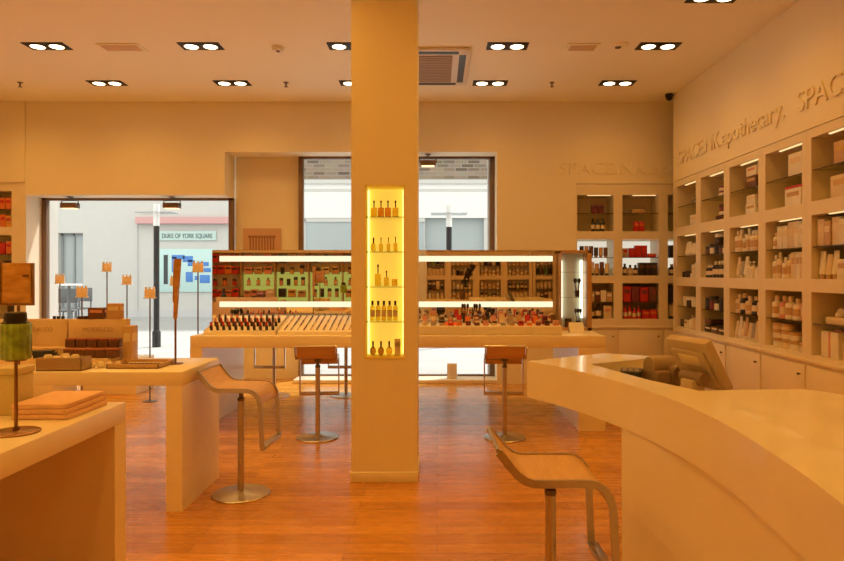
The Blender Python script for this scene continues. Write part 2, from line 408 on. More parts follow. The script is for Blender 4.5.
# (rz = -90deg turns a bay so that its front faces -X and its local x runs towards the camera)
def fill(items, place, where, group, front=True):
    """items: list of (kind, colour, w, h, x, depth, stack_z, capcol, extra)"""
    items = sorted(items, key=lambda q: (q[4], q[6]))
    n = len(items)
    for i, it in enumerate(items):
        kind, col, w_, h_, x, dep, sz, cap = it[:8]
        d_ = it[8] if len(it) > 8 else None
        if front: dep = (d_ or w_)/2+.026+random.uniform(0, .012)
        p_, rz = place(x, dep, sz)
        product(kind, col, w_, h_, p_, f'{col} {KW[kind]}, {ordinal(i, n)}, {where}', KCAT[kind], group, cap, rz, d_)
def rowof(kind, cols, w, h, n, x0, x1, cap='dark', dep=.10, jit=.12, d=None, z=0.):
    out = []; st = (x1-x0)/n
    for i in range(n):
        c = cols[i % len(cols)]
        hh = h*(1+random.choice((-jit, 0, jit)))
        out.append((kind, c, min(w, st*.9), round(hh, 3), x0+st*(i+.5), dep+random.uniform(0, .015), z, cap, d))
    return out
def single(kind, col, w, h, x, cap='dark', dep=.12, d=None, z=0.): return [(kind, col, w, h, x, dep, z, cap, d)]
R = rowof; S = single
N = .28
stock = {
 (0, 0, 0): S('carton', 'grey', .16, .055, .18, 'dark', d=.12),
 (0, 0, 1): S('carton', 'white', .2, .12, .14, 'cream', d=.14),
 (1, 0, 0): S('jar', 'white', .15, .055, .12, 'plum') + S('jar', 'white', .13, .05, .121, 'plum', z=.056),
 (1, 0, 1): S('carton', 'dark', .19, .05, .12, 'plum', d=.15) + S('jar', 'white', .16, .06, .121, 'plum', z=.0525) + S('jar', 'plum', .14, .05, .122, 'dark', z=.114),
 (2, 0, 0): S('carton', 'brown', .2, .11, .1, 'tan', d=.15) + S('carton', 'white', .19, .09, .101, 'pink', z=.1125, d=.14),
 (2, 0, 1): S('carton', 'white', .19, .10, .08, 'tan', d=.14) + S('carton', 'white', .17, .08, .081, 'cream', z=.1025, d=.13),
 (3, 0, 0): S('carton', 'white', .21, .19, .14, 'cream', d=.16),
 (3, 0, 1): S('carton', 'white', .25, .15, .1, 'tan', d=.17) + S('carton', 'red', .26, .02, .101, 'red', z=.1525, d=.18),
 (4, 0, 0): S('carton', 'tan', .26, .17, .06, 'gold', d=.15),
 (4, 0, 1): S('carton', 'cream', .27, .17, .03, 'gold', d=.16),
 (0, 1, 0): R('tube', ['white'], .075, .17, 5, -.16, .28, 'white'),
 (0, 1, 1): R('jar', ['dark', 'dark', 'white'], .13, .08, 3, -.27, .1, 'dark') + R('carton', ['white'], .08, .15, 2, .1, .28, 'cream'),
 (1, 1, 0): R('jar', ['brown', 'white', 'dark'], .11, .1, 5, -.28, .28, 'dark') + S('jar', 'dark', .11, .1, .01, 'white', z=.115),
 (1, 1, 1): R('bottle', ['dark', 'dark', 'navy'], .085, .16, 6, -.28, .28, 'white'),
 (2, 1, 0): R('bottle', ['white', 'cream'], .08, .20, 7, -.28, .28, 'white'),
 (2, 1, 1): R('tube', ['cream', 'grey', 'white'], .075, .19, 3, -.27, -.02, 'cream') + R('pump', ['white'], .075, .16, 4, -.02, .28, 'white'),
 (3, 1, 0): S('bottle', 'white', .07, .15, -.22, 'cream') + R('carton', ['white', 'white', 'cream'], .1, .2, 5, -.16, .28, 'cream'),
 (3, 1, 1): R('bottle', ['white', 'cream'], .08, .21, 4, -.28, .06, 'white') + R('carton', ['cream', 'white'], .07, .2, 3, .06, .28, 'tan'),
 (4, 1, 0): R('carton', ['cream', 'tan', 'cream', 'white'], .085, .19, 6, -.28, .28, 'cream'),
 (4, 1, 1): R('tube', ['white', 'cream'], .08, .22, 3, -.28, -.04, 'tan') + R('carton', ['white', 'cream'], .13, .15, 2, -.03, .28, 'tan'),
 (0, 2, 0): R('jar', ['white', 'dark', 'white'], .12, .12, 4, -.24, .28, 'white'),
 (0, 2, 1): R('carton', ['dark', 'white'], .1, .09, 2, -.28, -.05, 'brown', jit=0) + R('pump', ['white', 'cream'], .09, .17, 3, -.05, .28, 'white'),
 (1, 2, 0): R('jar', ['dark', 'plum', 'white', 'dark'], .11, .13, 5, -.28, .28, 'dark'),
 (1, 2, 1): R('carton', ['dark', 'brown', 'dark'], .18, .07, 3, -.28, .28, 'white', jit=.05, d=.12) + S('carton', 'dark', .17, .06, -.18, 'plum', z=.08),
 (2, 2, 0): R('bottle', ['cream', 'navy', 'cream', 'navy', 'white'], .1, .19, 5, -.28, .28, 'cream', jit=.06),
 (2, 2, 1): R('tube', ['cream', 'white', 'cream', 'tan', 'cream', 'grey'], .065, .2, 8, -.28, .28, 'white'),
 (3, 2, 0): R('bottle', ['white', 'pink', 'white'], .1, .2, 5, -.28, .28, 'cream', jit=.08),
 (3, 2, 1): R('jar', ['white', 'cream'], .125, .075, 4, -.28, .28, 'tan', jit=0) + R('jar', ['white'], .125, .075, 3, -.28, .14, 'tan', jit=0, z=.0765) + R('jar', ['cream'], .125, .06, 2, -.28, 0, 'tan', jit=0, z=.153),
 (4, 2, 1): S('gift', 'white', .22, .2, -.12, 'pink', d=.17) + S('gift', 'cream', .2, .14, .14, 'pink', d=.17),
}
ROWN = ['top', 'middle', 'bottom']
for i, cy in enumerate(right_centres):
    bay(f'cream built-in niche cabinet, {BAYWORD[i]} bay of the long right wall counted from the corner', (RX, cy, 0), -PI/2, BAYW-.003, BAYN, ROWS_R, 2.613, group='niche cabinets of the long wall')
def right_place(cy, base):
    return lambda x, dep, sz: ((RX + dep, cy - x, base + sz), -PI/2)
for (i, r, s), items in stock.items():
    base = ROWS_R[r][2] if s == 0 else ROWS_R[r][0]
    fill(items, right_place(right_centres[i], base+.0008), f'{"upper" if s == 0 else "lower"} shelf, {ROWN[r]} niche, {BAYWORD[i]} bay of long wall', 'stock on the long niche wall')
# folded gift bundle on the fifth bay
g = thing('gift_basket', 'cream wrapped gift basket with crumpled paper, upper shelf, bottom niche, fifth bay of long wall', 'gift basket', (RX+.13, right_centres[4], ROWS_R[2][2]+.001), -PI/2)
b = MB().box(-.2, .2, -.08, .08, 0, .06, .012); b.obj('basket', PM['cream'], g)
m = MB()
for k in range(14):
    m.lathe([(0, 0), (.035, .012), (.045, .03), (.03, .05), (0, .06)], random.uniform(-.15, .15), random.uniform(-.04, .04), .05+random.uniform(0, .03), 8, Matrix.Rotation(random.uniform(-.5, .5), 4, 'X'))
m.obj('crumpled_paper', PM['white'], g)

# back wall bays
def back_place(cx, base): return lambda x, dep, sz: ((cx + x, BK + dep, base + sz), 0.)
bx = [(px(577, BK)+px(614, BK))/2, (px(622.7, BK)+px(659, BK))/2, 0]
pitch = bx[1]-bx[0]; bx[2] = bx[1]+pitch
for i in range(3):
    bay(f'cream niche cabinet on the end wall, {BAYWORD[i]} bay from the mirror counter', (bx[i]+(0 if i else .02), BK, 0), 0, pitch-(0 if i else .04), .484, ROWS_B, 2.633, whiteback=(1,), group='niche cabinets of the end wall', lit=(0,), noff=(0 if i else -.02))
MB_gap = struct(MB().box(bx[2]+pitch/2, 4.15, BK, 8.93, 0, 2.64).obj('trim_4', wall_m))
bstock = {
 (0, 0, 0): R('carton', ['plum'], .07, .11, 2, -.04, .12, 'dark', jit=0),
 (0, 0, 1): R('bottle', ['navy'], .065, .17, 3, -.05, .14, 'dark', jit=0),
 (1, 0, 0): S('carton', 'tan', .16, .05, -.02, 'gold'),
 (1, 0, 1): R('carton', ['red'], .065, .13, 2, -.08, .06, 'orange', jit=0),
 (0, 1, 0): R('tube', ['dark', 'tan', 'brown'], .065, .15, 6, -.2, .18, 'tan'),
 (0, 1, 1): R('tube', ['tan', 'brown', 'cream'], .065, .16, 6, -.2, .2, 'dark'),
 (1, 1, 0): R('carton', ['tan'], .06, .12, 1, -.23, -.16, 'red') + R('carton', ['red'], .1, .14, 3, -.15, .1, 'red') + R('carton', ['red'], .1, .05, 1, .1, .22, 'orange'),
 (1, 1, 1): R('bottle', ['brown', 'tan'], .065, .14, 3, -.23, -.02, 'dark') + R('carton', ['dark'], .08, .17, 3, -.02, .23, 'brown', jit=0),
 (0, 2, 0): R('carton', ['brown', 'white', 'tan'], .07, .15, 6, -.23, .23, 'white'),
 (0, 2, 1): S('carton', 'cream', .1, .18, -.17, 'tan') + R('bottle', ['dark'], .08, .18, 2, -.08, .1, 'dark') + S('carton', 'cream', .1, .17, .17, 'pink'),
 (1, 2, 0): R('carton', ['red', 'plum', 'red', 'brown'], .11, .2, 4, -.23, .23, 'plum', jit=.03),
 (1, 2, 1): R('bottle', ['red'], .065, .16, 4, -.22, .02, 'red') + R('carton', ['red'], .1, .12, 2, .03, .23, 'orange', jit=.05),
 (2, 1, 0): R('carton', ['dark', 'tan'], .08, .16, 3, -.22, .1, 'dark'),
 (2, 1, 1): R('bottle', ['dark', 'brown'], .08, .17, 3, -.22, .1, 'tan'),
 (2, 2, 0): R('carton', ['dark', 'brown'], .09, .19, 3, -.22, .1, 'dark'),
 (2, 2, 1): R('tube', ['cream', 'dark'], .08, .17, 3, -.22, .1, 'dark')}
for (i, r, s), items in bstock.items():
    base = ROWS_B[r][2] if s == 0 else ROWS_B[r][0]
    fill(items, back_place(bx[i], base+.0008), f'{"upper" if s == 0 else "lower"} shelf, {ROWN[r]} niche, {BAYWORD[i]} end-wall bay', 'stock on the end-wall niches')
# left end bay
ROWS_L = [(pz(227, BK), pz(191, BK), pz(209, BK)), (pz(272, BK), pz(235, BK), pz(254, BK)), (.86, 1.36, 1.1)]
bay('cream niche cabinet beside the shop window, full of orange packs', (-5.91, BK, 0), 0, .98, .60, ROWS_L, 2.66, group=None, lit=())
def lplace(base): return lambda x, dep, sz: ((-5.91 + x, BK + dep, base + sz), 0.)
for r, s, c in ((0, 0, ['orange']), (0, 1, ['orange', 'amber']), (1, 0, ['orange', 'amber', 'red']), (1, 1, ['brown', 'dark'])):
    fill(R('carton', c, .07, .15, 4, -.05, .28, 'red'), lplace((ROWS_L[r][2] if s == 0 else ROWS_L[r][0])+.0008), f'{"upper" if s == 0 else "lower"} shelf, {ROWN[r]} niche beside the shop window', 'orange packs by the shop window')

# rear wall, seen in the mirrors: niche cabinets and a green backlit shelf run
RY = -3.4
for i in range(5):
    cx = .286-.365+.73*i if i < 4 else .286-.365+.73*i-.0
    t = bay(f'cream rear-wall niche cabinet reflected in the counter mirror, {BAYWORD[i]} bay', (cx, RY, 0), PI, .73 if i < 4 else .70, .56, ROWS_R, 2.62, depth=.245, group='niche cabinets of the rear wall', simple=True, lit=(0, 1))
def rear_place(cx, base): return lambda x, dep, sz: ((cx - x, RY - dep, base + sz), PI)
for i in range(5):
    cx = -.079+.73*i
    for r in (1, 2):
        for s in (0, 1):
            base = (ROWS_R[r][2] if s == 0 else ROWS_R[r][0])+.0008
            kind = ['bottle', 'tube', 'carton', 'pump', 'bottle'][(i+r+s) % 5]
            cols = [['cream', 'white'], ['white', 'tan'], ['brown', 'dark', 'green'], ['cream'], ['dark', 'cream', 'brown']][(i+2*r+s) % 5]
            fill(R(kind, cols, .085, .19, 5, -.26, .26, 'cream'), rear_place(cx, base), f'{"upper" if s == 0 else "lower"} shelf, {ROWN[r]} niche, mirrored {BAYWORD[i]} rear bay', 'stock mirrored in the counter mirror')
gs = thing('backlit_shelving', 'green glowing backlit glass shelving reflected in the left counter mirror', 'shelving', (-3.4, RY, 0), PI)
MB().box(-2.9, 2.9, .22, .25, 0, 2.62).box(-2.9, 2.9, 0, .22, 0, .72).box(-2.9, 2.9, 0, .22, 2.0, 2.62).obj('carcass', cab_m, gs)
MB().box(-2.6, 1.68, .205, .218, .74, 1.50).obj('backlit_panel', green_m, gs)
MB().box(-2.88, 2.88, .200, .204, 1.51, 1.98).obj('back_panel', niche_m, gs)
GZ = (.85, 1.15, 1.45, 1.75)
for z in GZ: MB().box(-2.89, 2.89, .02, .2, z-.008, z).obj('glass_shelf', shelfglass_m, gs)
for k in range(7): MB().box(-2.7+.88*k-.012, -2.7+.88*k+.012, 0, .2, .72, 2.0).obj('divider', wood_m, gs)
for zi, z in enumerate(GZ[:4]):
    for k in range(1, 6):
        x0 = -2.7+.88*k+.06
        kind = random.choice(['carton', 'carton', 'bottle', 'jar']); c = {5: ['red', 'orange', 'red'], 4: ['pink', 'tan', 'pink'], 3: ['tan', 'gold', 'dark', 'pink'], 2: ['tan', 'cream', 'dark'], 1: ['dark', 'red', 'tan']}[k]
        fill(R(kind, c, .2 if kind == 'carton' else .1, .2, random.choice((3, 3, 4)), x0, x0+.76, 'dark', d=.1), lambda x, dep, sz, z=z: ((-3.4 - x, RY - dep, z + sz + .0008), PI), f'{["lowest", "second", "third", "top"][zi]} shelf, {BAYWORD[k]} section of mirrored green shelving', 'stock on the mirrored green shelving')

# ------------------------------------------------------------------ raised wall lettering
def lettering(body, size, length, depth, name, label, loc, rot):
    c = bpy.data.curves.new('lettering_curve', 'FONT'); c.body = body; c.size = size; c.extrude = depth/2
    o = bpy.data.objects.new('lettering_tmp', c); COL.objects.link(o)
    bpy.context.view_layer.update()
    me = bpy.data.meshes.new_from_object(o.evaluated_get(bpy.context.evaluated_depsgraph_get()))
    bpy.data.objects.remove(o)
    xs = [v.co.x for v in me.vertices]; k = length/(max(xs)-min(xs)); x0 = min(xs)
    for v in me.vertices: v.co.x = (v.co.x-x0)*k
    me.materials.clear(); me.materials.append(wall_m if 'wall' in name else None)
    o = link(name, me, None, loc, rot)
    return o
SIGN = 'SPACE.NK.apothecary.'
o = lettering(SIGN, .245, 2.46, .014, 'wall_lettering', '', (RX-.007, 8.06, 2.80), (PI/2, 0, -PI/2))
tag(o, 'raised cream shop-name lettering on the long wall, the run nearer the corner', 'lettering')
o = lettering(SIGN, .245, 2.46, .014, 'wall_lettering', '', (RX-.007, 5.40, 2.79), (PI/2, 0, -PI/2))
tag(o, 'raised cream shop-name lettering on the long wall, the run cut off by the frame', 'lettering')
o = lettering(SIGN, .225, 2.4, .014, 'wall_lettering', '', (px(560, BK), BK-.007, pz(174, BK)), (PI/2, 0, 0))
tag(o, 'raised cream shop-name lettering on the end wall above the red packs', 'lettering')

# ------------------------------------------------------------------ ceiling fittings
WARM = (1, .44, .065)
def downlight(x, y, label, power=0):
    t = thing('ceiling_downlight', label, 'ceiling light', (x, y, CEIL), 0, 'twin ceiling downlights')
    MB().box(-.205, .205, -.105, .105, -.006, -.001, .002).obj('trim_plate', blackmatte_m, t)
    for k in (-1, 1):
        l = MB().lathe([(.066, -.0075), (.062, -.012), (0, -.0125)], k*.095, 0, 0, 20).obj('lamp', lamp_m, t)
        MB().lathe([(.08, -.0062), (.08, -.011), (.068, -.011), (.068, -.0062)], k*.095, 0, 0, 20).obj('rim', dsteel_m, l)
XS = [-3.88, -2.38, -.9, .68, 2.18]
rowname = {7.72: 'row nearest the windows', 6.47: 'second row from the windows', 5.25: 'third row from windows', }
for Y, jj in ((7.72, (-.04, -.05, -.05, -.05, -.04)), (6.47, (0, .03, .02, .02, .02)), ):
    for k, x in enumerate(XS):
        downlight(x+jj[k], Y, f'black twin recessed downlight, {ORD[k]} from the left, {rowname[Y]}')
downlight(2.27, 5.33, 'black twin recessed downlight at the top edge, nearest the raised lettering')
PW = 29
for Y in (7.72, 6.47, 5.2, 3.9, 2.4, .9, -.6, -2.1):
    for x in (-5.3, -3.88, -2.38, -.9, .68, 2.18):
        spot(x, Y, CEIL-.05, (PW*.8 if Y > 7 else PW*.72 if Y < 1 and x > -1 else PW)*(1.18 if x < -2 else 1.03 if x < 0 else .92), ((1, .50, .085) if x < -2 else (1, .47, .07) if x < 0 else (1, .44, .055)), 2.75, 1., .1)
ac = thing('ceiling_air_conditioner', 'white square ceiling air-conditioning cassette behind the pillar', 'air conditioner', (-.2, 7.12, CEIL))
MB().box(-.54, .54, -.62, .62, -.03, -.001, .01).obj('panel', white_m, ac)
MB().box(-.36, .36, -.45, .45, -.036, -.03).obj('grille_backing', mat('ac_grille', (.30, .24, .18), .6), ac)
gm = MB()
for k in range(16): gm.box(-.36, .36, -.44+.057*k, -.44+.057*k+.02, -.042, -.034)
gm.obj('grille', mat('ac_slats', (.5, .42, .34), .5), ac)
for (x0, x1, y0, y1) in ((-.42, .42, -.57, -.5), (-.42, .42, .5, .57), (-.5, -.43, -.47, .47), (.43, .5, -.47, .47)):
    MB().box(x0, x1, y0, y1, -.034, -.03).obj('air_slot', black_m, ac)
def ceiling_panel(x, y, w, d, label):
    t = thing('ceiling_vent', label, 'vent', (x, y, CEIL))
    MB().box(-w/2, w/2, -d/2, d/2, -.012, -.001, .004).obj('frame', ceil_m, t)
    s = MB()
    for k in range(6): s.box(-w/2+.03, w/2-.03, -d/2+.03+k*(d-.06)/6, -d/2+.03+k*(d-.06)/6+.012, -.018, -.011)
    s.obj('grille', mat('vent_slats', (.78, .62, .46), .6), t)
ceiling_panel(px(122, 6.5), 6.5, .42, .22, 'flat square ceiling vent between two downlights on the left')
ceiling_panel(px(582, 6.5), 6.5, .32, .22, 'flat rectangular ceiling vent beside the round detector')
def disc(x, y, r, h, label, name='smoke_detector', cat='smoke detector', m=ceil_m):
    t = thing(name, label, cat, (x, y, CEIL))
    MB().lathe([(r, 0), (r, -h*.4), (r*.8, -h), (0, -h)], n=24).obj('housing', m, t)
    MB().lathe([(r*.3, -h), (r*.3, -h-.008), (0, -h-.008)], n=14).obj('sensor', dsteel_m, t)
disc(px(278, 6.5), 6.5, .06, .04, 'round smoke detector left of the pillar', m=white_m)
disc(px(618, 6.45), 6.45, .1, .02, 'flat round ceiling detector beside the rectangular vent')
for x, lb_ in ((20, 'tiny ceiling sprinkler near the left end of the window wall'), (286, 'tiny ceiling sprinkler left of the pillar, near the windows'), (552, 'tiny ceiling sprinkler between the right-hand downlights')):
    t = thing('ceiling_sprinkler', lb_, 'sprinkler', (px(x, 7.7), 7.7, CEIL))
    MB().lathe([(.03, 0), (.03, -.006), (.01, -.01), (.01, -.05)], n=12).obj('body', dsteel_m, t)
    MB().lathe([(.022, -.05), (.022, -.055)], n=12).obj('deflector', dsteel_m, t)
t = thing('security_camera', 'small black dome camera under the ceiling at the wall corner', 'camera', (RX-.07, 8.2, CEIL))
MB().lathe([(.05, 0), (.05, -.03)], n=16).obj('mount', black_m, t); MB().lathe([(.042, -.03), (.04, -.06), (.02, -.08), (0, -.082)], n=16).obj('dome', black_m, t)
def tracklight(x, y, z, label):
    t = thing('window_spotlight', label, 'spotlight', (x, y, z))
    MB().cyl(.012, -.05, 0).cyl(.04, -.012, 0).obj('stem', dsteel_m, t)
    MB().tube([(-.11, 0, -.12), (-.11, 0, -.06), (-.1, 0, -.05), (.1, 0, -.05), (.11, 0, -.06), (.11, 0, -.12)], .008).obj('yoke', dsteel_m, t)
    MB().box(-.105, .105, -.06, .06, -.155, -.085, .008).obj('housing', bronze_m, t)
    MB().box(-.085, .085, -.05, .05, -.162, -.156).obj('lamp', emit('spot_lamp', (1, .62, .3), 2.5), t)
tracklight(px(70, 8.75), 8.75, 2.49, 'small bronze spotlight in the shop window head, left of the outdoor lamp post')
tracklight(px(172, 8.75), 8.75, 2.49, 'small bronze spotlight in the shop window head, above the blue map')
tracklight(px(428, 8.75), 8.75, 3.06, 'small bronze spotlight at the top of the middle window')

# ------------------------------------------------------------------ picture on the pier
t = thing('wall_panel', 'small translucent square panel with dark bars on the pier between windows', 'panel', (px(262, 8.98), 8.995, pz(240, 8.98)))
MB().box(-.26, .26, -.02, 0, -.16, .16, .003).obj('plate', mat('pink_panel', (.62, .40, .26), .4), t)
m = MB()
for k in range(9): m.box(-.17+.04*k, -.17+.04*k+.02, -.025, -.019, -.15, .03)
m.box(-.19, .19, -.025, -.019, .03, .06)
m.obj('bars', mat('panel_print', (.33, .17, .10), .5), t)

# ------------------------------------------------------------------ stools
def stool(x, y, rz, seat, label, m=seat_m):
    """local +x = footrest side, -x = raised lip"""
    t = thing('bar_stool', label, 'stool', (x, y, 0), rz, 'steel and veneer bar stools')
    MB().lathe([(.183, 0), (.185, .006), (.18, .012), (.06, .02), (.034, .03), (0, .03)], n=40).obj('base', steel_m, t)
    MB().cyl(.021, .02, seat-.10, n=20).obj('column', steel_m, t)
    MB().cyl(.014, seat-.11, seat-.03, n=16).lathe([(.0215, seat-.105), (.023, seat-.10), (.023, seat-.085), (.015, seat-.08)], n=16).lathe([(.03, seat-.05), (.03, seat-.02)], n=16).obj('piston', dsteel_m, t)
    path = [(-.228, .112), (-.215, .097), (-.185, .06), (-.158, .03), (-.13, .011), (-.10, .001), (-.06, 0), (.05, 0), (.11, -.001), (.142, -.008), (.168, -.025), (.185, -.05), (.195, -.085), (.2, -.13), (.21, -.335), (.212, -.36)]
    path = [(a*.95, b) for a, b in path]
    W = .175
    f = MB()
    side = [(a, b) for a, b in path]
    for s in (-1, 1):
        f.tube([(a, s*W, seat+b-.008) for a, b in side], 0, flat=(.012, .028, (0, 1, 0)))
    f.box(.190, .214, -W-.006, W+.006, seat-.387, seat-.36, .004)
    f.tube([(-.218, -W, seat+.108), (-.218, W, seat+.108)], .008)
    f.obj('frame', steel_m, t)
    f2 = MB().box(.18, .225, -W+.004, W-.004, seat-.362, seat-.354, .002); f2.obj('footrest', steel_m, t)
    sm = MB(); up = []; dn = []
    seatpath = path[:13]
    for a, b in seatpath:
        up.append((a, seat+b)); dn.append((a, seat+b-.014))
    prof = up + dn[::-1]
    sm.extr(prof, 'y', -W+.008, W-.008); sm.obj('seat', m, t)
    MB().tube([(0, .0, seat-.035), (.02, .09, seat-.035), (.02, .15, seat-.04)], .005).obj('lever', steel_m, t)
    return t
stool(px(241, 4.28), 4.28, -.06, .72, 'steel bar stool with pale seat beside the left display table leg')
stool(px(319, 5.82), 5.76, PI/2+.1, .725, 'steel bar stool at the mirror counter, just left of the pillar')
stool(px(504, 5.82), 5.76, PI/2-.05, .725, 'steel bar stool at the mirror counter, right of the pillar')
stool(px(550.5, 2.46), 2.46, .02, .72, 'steel bar stool with veneer seat pulled up to the curved cash desk')
stool(px(274, 7.75), 7.75, -PI/2, .74, 'steel bar stool behind the mirror counter, by its left end panel')
stool(px(346, 7.75), 7.75, -PI/2, .74, 'steel bar stool behind the mirror counter, half hidden by the pillar')

# ------------------------------------------------------------------ mirror counter
MY = 6.75
mc = thing('makeup_counter', 'long cream make-up counter carrying lit mirrors, open underneath', 'counter', (-.365, 6.65, 0))
X0, X1 = px(190, 6.0), px(605.5, 6.0)
cx = -.365; cw0, cw1 = X0-cx, X1-cx
MB().box(cw0, cw1, -.65, .65, .768, .878, .004).obj('top', table_m, mc)
MB().box(cw0, cw0+.11, -.65, .65, 0, .768).obj('end_panel', table_m, mc)
MB().box(cw1-.25, cw1, -.65, .65, 0, .768).obj('end_panel', table_m, mc)
TOPZ = .878
def mirror_unit(x0, x1, lx0, lx1, label):
    t = thing('lit_mirror', label, 'mirror', ((x0+x1)/2, MY, TOPZ), 0, 'lit mirrors on the make-up counter')
    h = (x1-x0)/2; H = pz(250, MY)-TOPZ; c0 = (x0+x1)/2
    MB().box(-h, h, .0, .06, 0, H, .003).obj('backing', wood_m, t)
    MB().box(-h+.006, h-.006, -.006, -.0005, .004, H-.006).obj('mirror_glass', mirror_m, t)
    for (ya, yb) in ((256, 261.5), (301.5, 307)):
        z1, z0 = pz(ya, MY)-TOPZ, pz(yb, MY)-TOPZ
        s = MB().box(lx0-c0, lx1-c0, -.02, -.0065, z0, z1, .003).obj('light_bar', tube_m, t)
mirror_unit(px(212, MY), -.42, px(220, MY), -.45, 'long mirror with two light bars on the counter, left of the pillar')
mirror_unit(-.41, px(557, MY), -.38, px(552.5, MY), 'long mirror with two light bars on the counter, right of the pillar')
# lit glass case at the right end
cx0, cx1 = px(558, MY-.1)+.012, px(590, MY-.1)
case = thing('lit_display_case', 'narrow glass case with bright upright tubes at the right end of the mirrors', 'display case', ((cx0+cx1)/2, MY-.08, TOPZ))
h = (cx1-cx0)/2; H = pz(250.5, MY-.1)-TOPZ
MB().box(-h, h, .09, .14, 0, H).box(h-.045, h, -.1, .14, 0, H, .003).box(-h, h, -.1, .14, H-.03, H, .003).box(-h, h, -.1, .14, 0, .03, .003).box(-h, -h+.01, -.1, .14, 0, H).obj('case_frame', wood_m, case)
MB().box(-h+.012, h-.048, .082, .089, .032, H-.032).obj('back_panel', greenish_m, case)
for x in (-h+.032, h-.07): MB().box(x-.011, x+.011, .05, .075, .12, H-.1, .003).obj('tube_light', cool_tube_m, case)
cz = [pz(y, MY-.1)-TOPZ for y in (272, 297)]
for z in cz: MB().box(-h+.012, h-.047, -.09, .045, z-.005, z).obj('glass_shelf', shelfglass_m, case)
cpos = (cx0+cx1)/2
def brush_pot(x, y, z, label, n=5, hgt=.16, group='brush pots', c='brown', pot='dark'):
    t = thing('brush_pot', label, 'brush pot', (x, y, z), 0, group)
    MB().lathe([(.022, 0), (.026, .06), (.026, .065), (.021, .065), (.018, .008), (0, .008)], n=14).obj('pot', PM[pot], t)
    for k in range(n):
        a = 2*PI*k/n+.4; dx, dy = math.cos(a)*.03, math.sin(a)*.012
        b = MB().tube([(dx*.2, dy*.3, .012), (dx, dy, hgt*.72)], .004, 6).obj('brush', PM[c], t)
        MB().lathe([(.006, 0), (.014, .02), (.012, .04), (0, .052)], dx, dy, hgt*.71, 10).obj('bristle_head', PM['dark'], b)
brush_pot(cpos+.02, MY-.13, TOPZ+cz[1]+.0015, 'dark brushes standing on the upper-middle glass shelf of the lit case', 4, .2, None)
brush_pot(cpos+.03, MY-.13, TOPZ+.032, 'bushy dark brushes at the bottom of the lit case', 6, .2, None)
product('jar', 'brown', .07, .09, (cpos-.07, MY-.12, TOPZ+.0305), 'small brown jar at the bottom of the lit case', 'jar', None, 'dark')

# tester displays, left of the pillar
def wedge(x0, x1, y0, y1, zf, zb, label):
    t = thing('tester_tray', label, 'tray', ((x0+x1)/2, y0, TOPZ), 0, 'sloping make-up tester trays')
    h = (x1-x0)/2; d = y1-y0
    MB().extr([(0, 0), (d, 0), (d, zb), (0, zf)], 'x', -h, h).obj('tray_body', table_m, t)
    for k in (-1, 1): MB().extr([(0, 0), (d, 0), (d, zb+.012), (0, zf+.012)], 'x', k*h-(.006 if k < 0 else 0), k*h+(.006 if k > 0 else 0)).obj('side_lip', cab_m, t)
    return lambda y: TOPZ + zf + (y-y0)/d*(zb-zf)
tz1 = wedge(-2.18, -1.52, 6.09, 6.62, .03, .15, 'sloping cream tester tray of red lipsticks on the mirror counter')
tz2 = wedge(-1.49, -.5, 6.09, 6.62, .03, .15, 'sloping cream tester tray of slim pencils on the mirror counter')
slope = math.atan2(.12, .53)
def lipstick(x, y, z, c, label, tilt=slope, group='lipsticks on the tester tray'):
    t = thing('lipstick', label, 'lipstick', (x, y, z), 0, group)
    t.rotation_euler = (tilt, 0, 0)
    key = ('lip', c)
    ps = _mk(key, lambda: [('case', MB().cyl(.014, 0, .045, n=10).mesh('lip_case', PM['dark'])), ('bullet', MB().lathe([(.011, .045), (.011, .07), (.004, .082), (0, .083)], n=10).mesh('lip_bullet', PM[c]))])
    for nm, me in ps: link(nm, me, t)
for r in range(3):
    for k in range(11):
        x = -2.13+.058*k; y = 6.14+.12*r
        c = [['red', 'plum', 'red'], ['pink', 'red'], ['brown', 'dark', 'pink', 'orange']][r]
        lipstick(x, y, tz1(y)+.003, c[k % len(c)], f'{c[k % len(c)]} lipstick, {ordinal(k, 11)}, {["front", "second", "third"][r]} row of the red tester tray')
def stick(x, y, z, c, L, label, rz, group, name='make-up pencil'):
    t = thing(name.replace('-', '').replace(' ', '_'), label, 'pencil', (x, y, z), rz, group)
    def b():
        rx = Matrix.Rotation(PI/2-slope, 4, 'X')
        m = MB().lathe([(.006, -L/2), (.006, L*.32)], n=8, rot=Matrix.Rotation(-PI/2+slope, 4, 'X')).mesh('pencil_barrel', PM[c])
        q = MB().lathe([(.007, L*.32), (.007, L*.48), (.004, L*.5)], n=8, rot=Matrix.Rotation(-PI/2+slope, 4, 'X')).mesh('pencil_cap', PM['dark'])
        return [('barrel', m), ('cap', q)]
    for nm, me in _mk(('stick', c, L), b): link(nm, me, t)
for r in range(3):
    for k in range(15):
        x = -1.44+.061*k; y = 6.2+.16*r
        c = ['brown', 'dark', 'tan', 'plum', 'cream', 'grey'][(k*5+r*2) % 6]
        stick(x, y, tz2(y)+.008, c, .13, f'{c} make-up pencil, {ordinal(k, 15)}, {["front", "middle", "back"][r]} row of the pencil tray', .0, 'pencils on the tester tray')
brush_pot(px(234, 6.66), 6.67, TOPZ, 'dark brush pot behind the red lipsticks, under the left mirror', 5, .23)
# cards and tents before the left mirror
t = thing('price_card', 'low cream price card leaning below the left mirror, beside the pillar', 'card', (px(338, 6.68), 6.68, TOPZ))
MB().box(-.07, .07, -.004, .004, 0, .12, .002, rot=Matrix.Rotation(-.15, 4, 'X')).obj('card', PM['tan'], t)

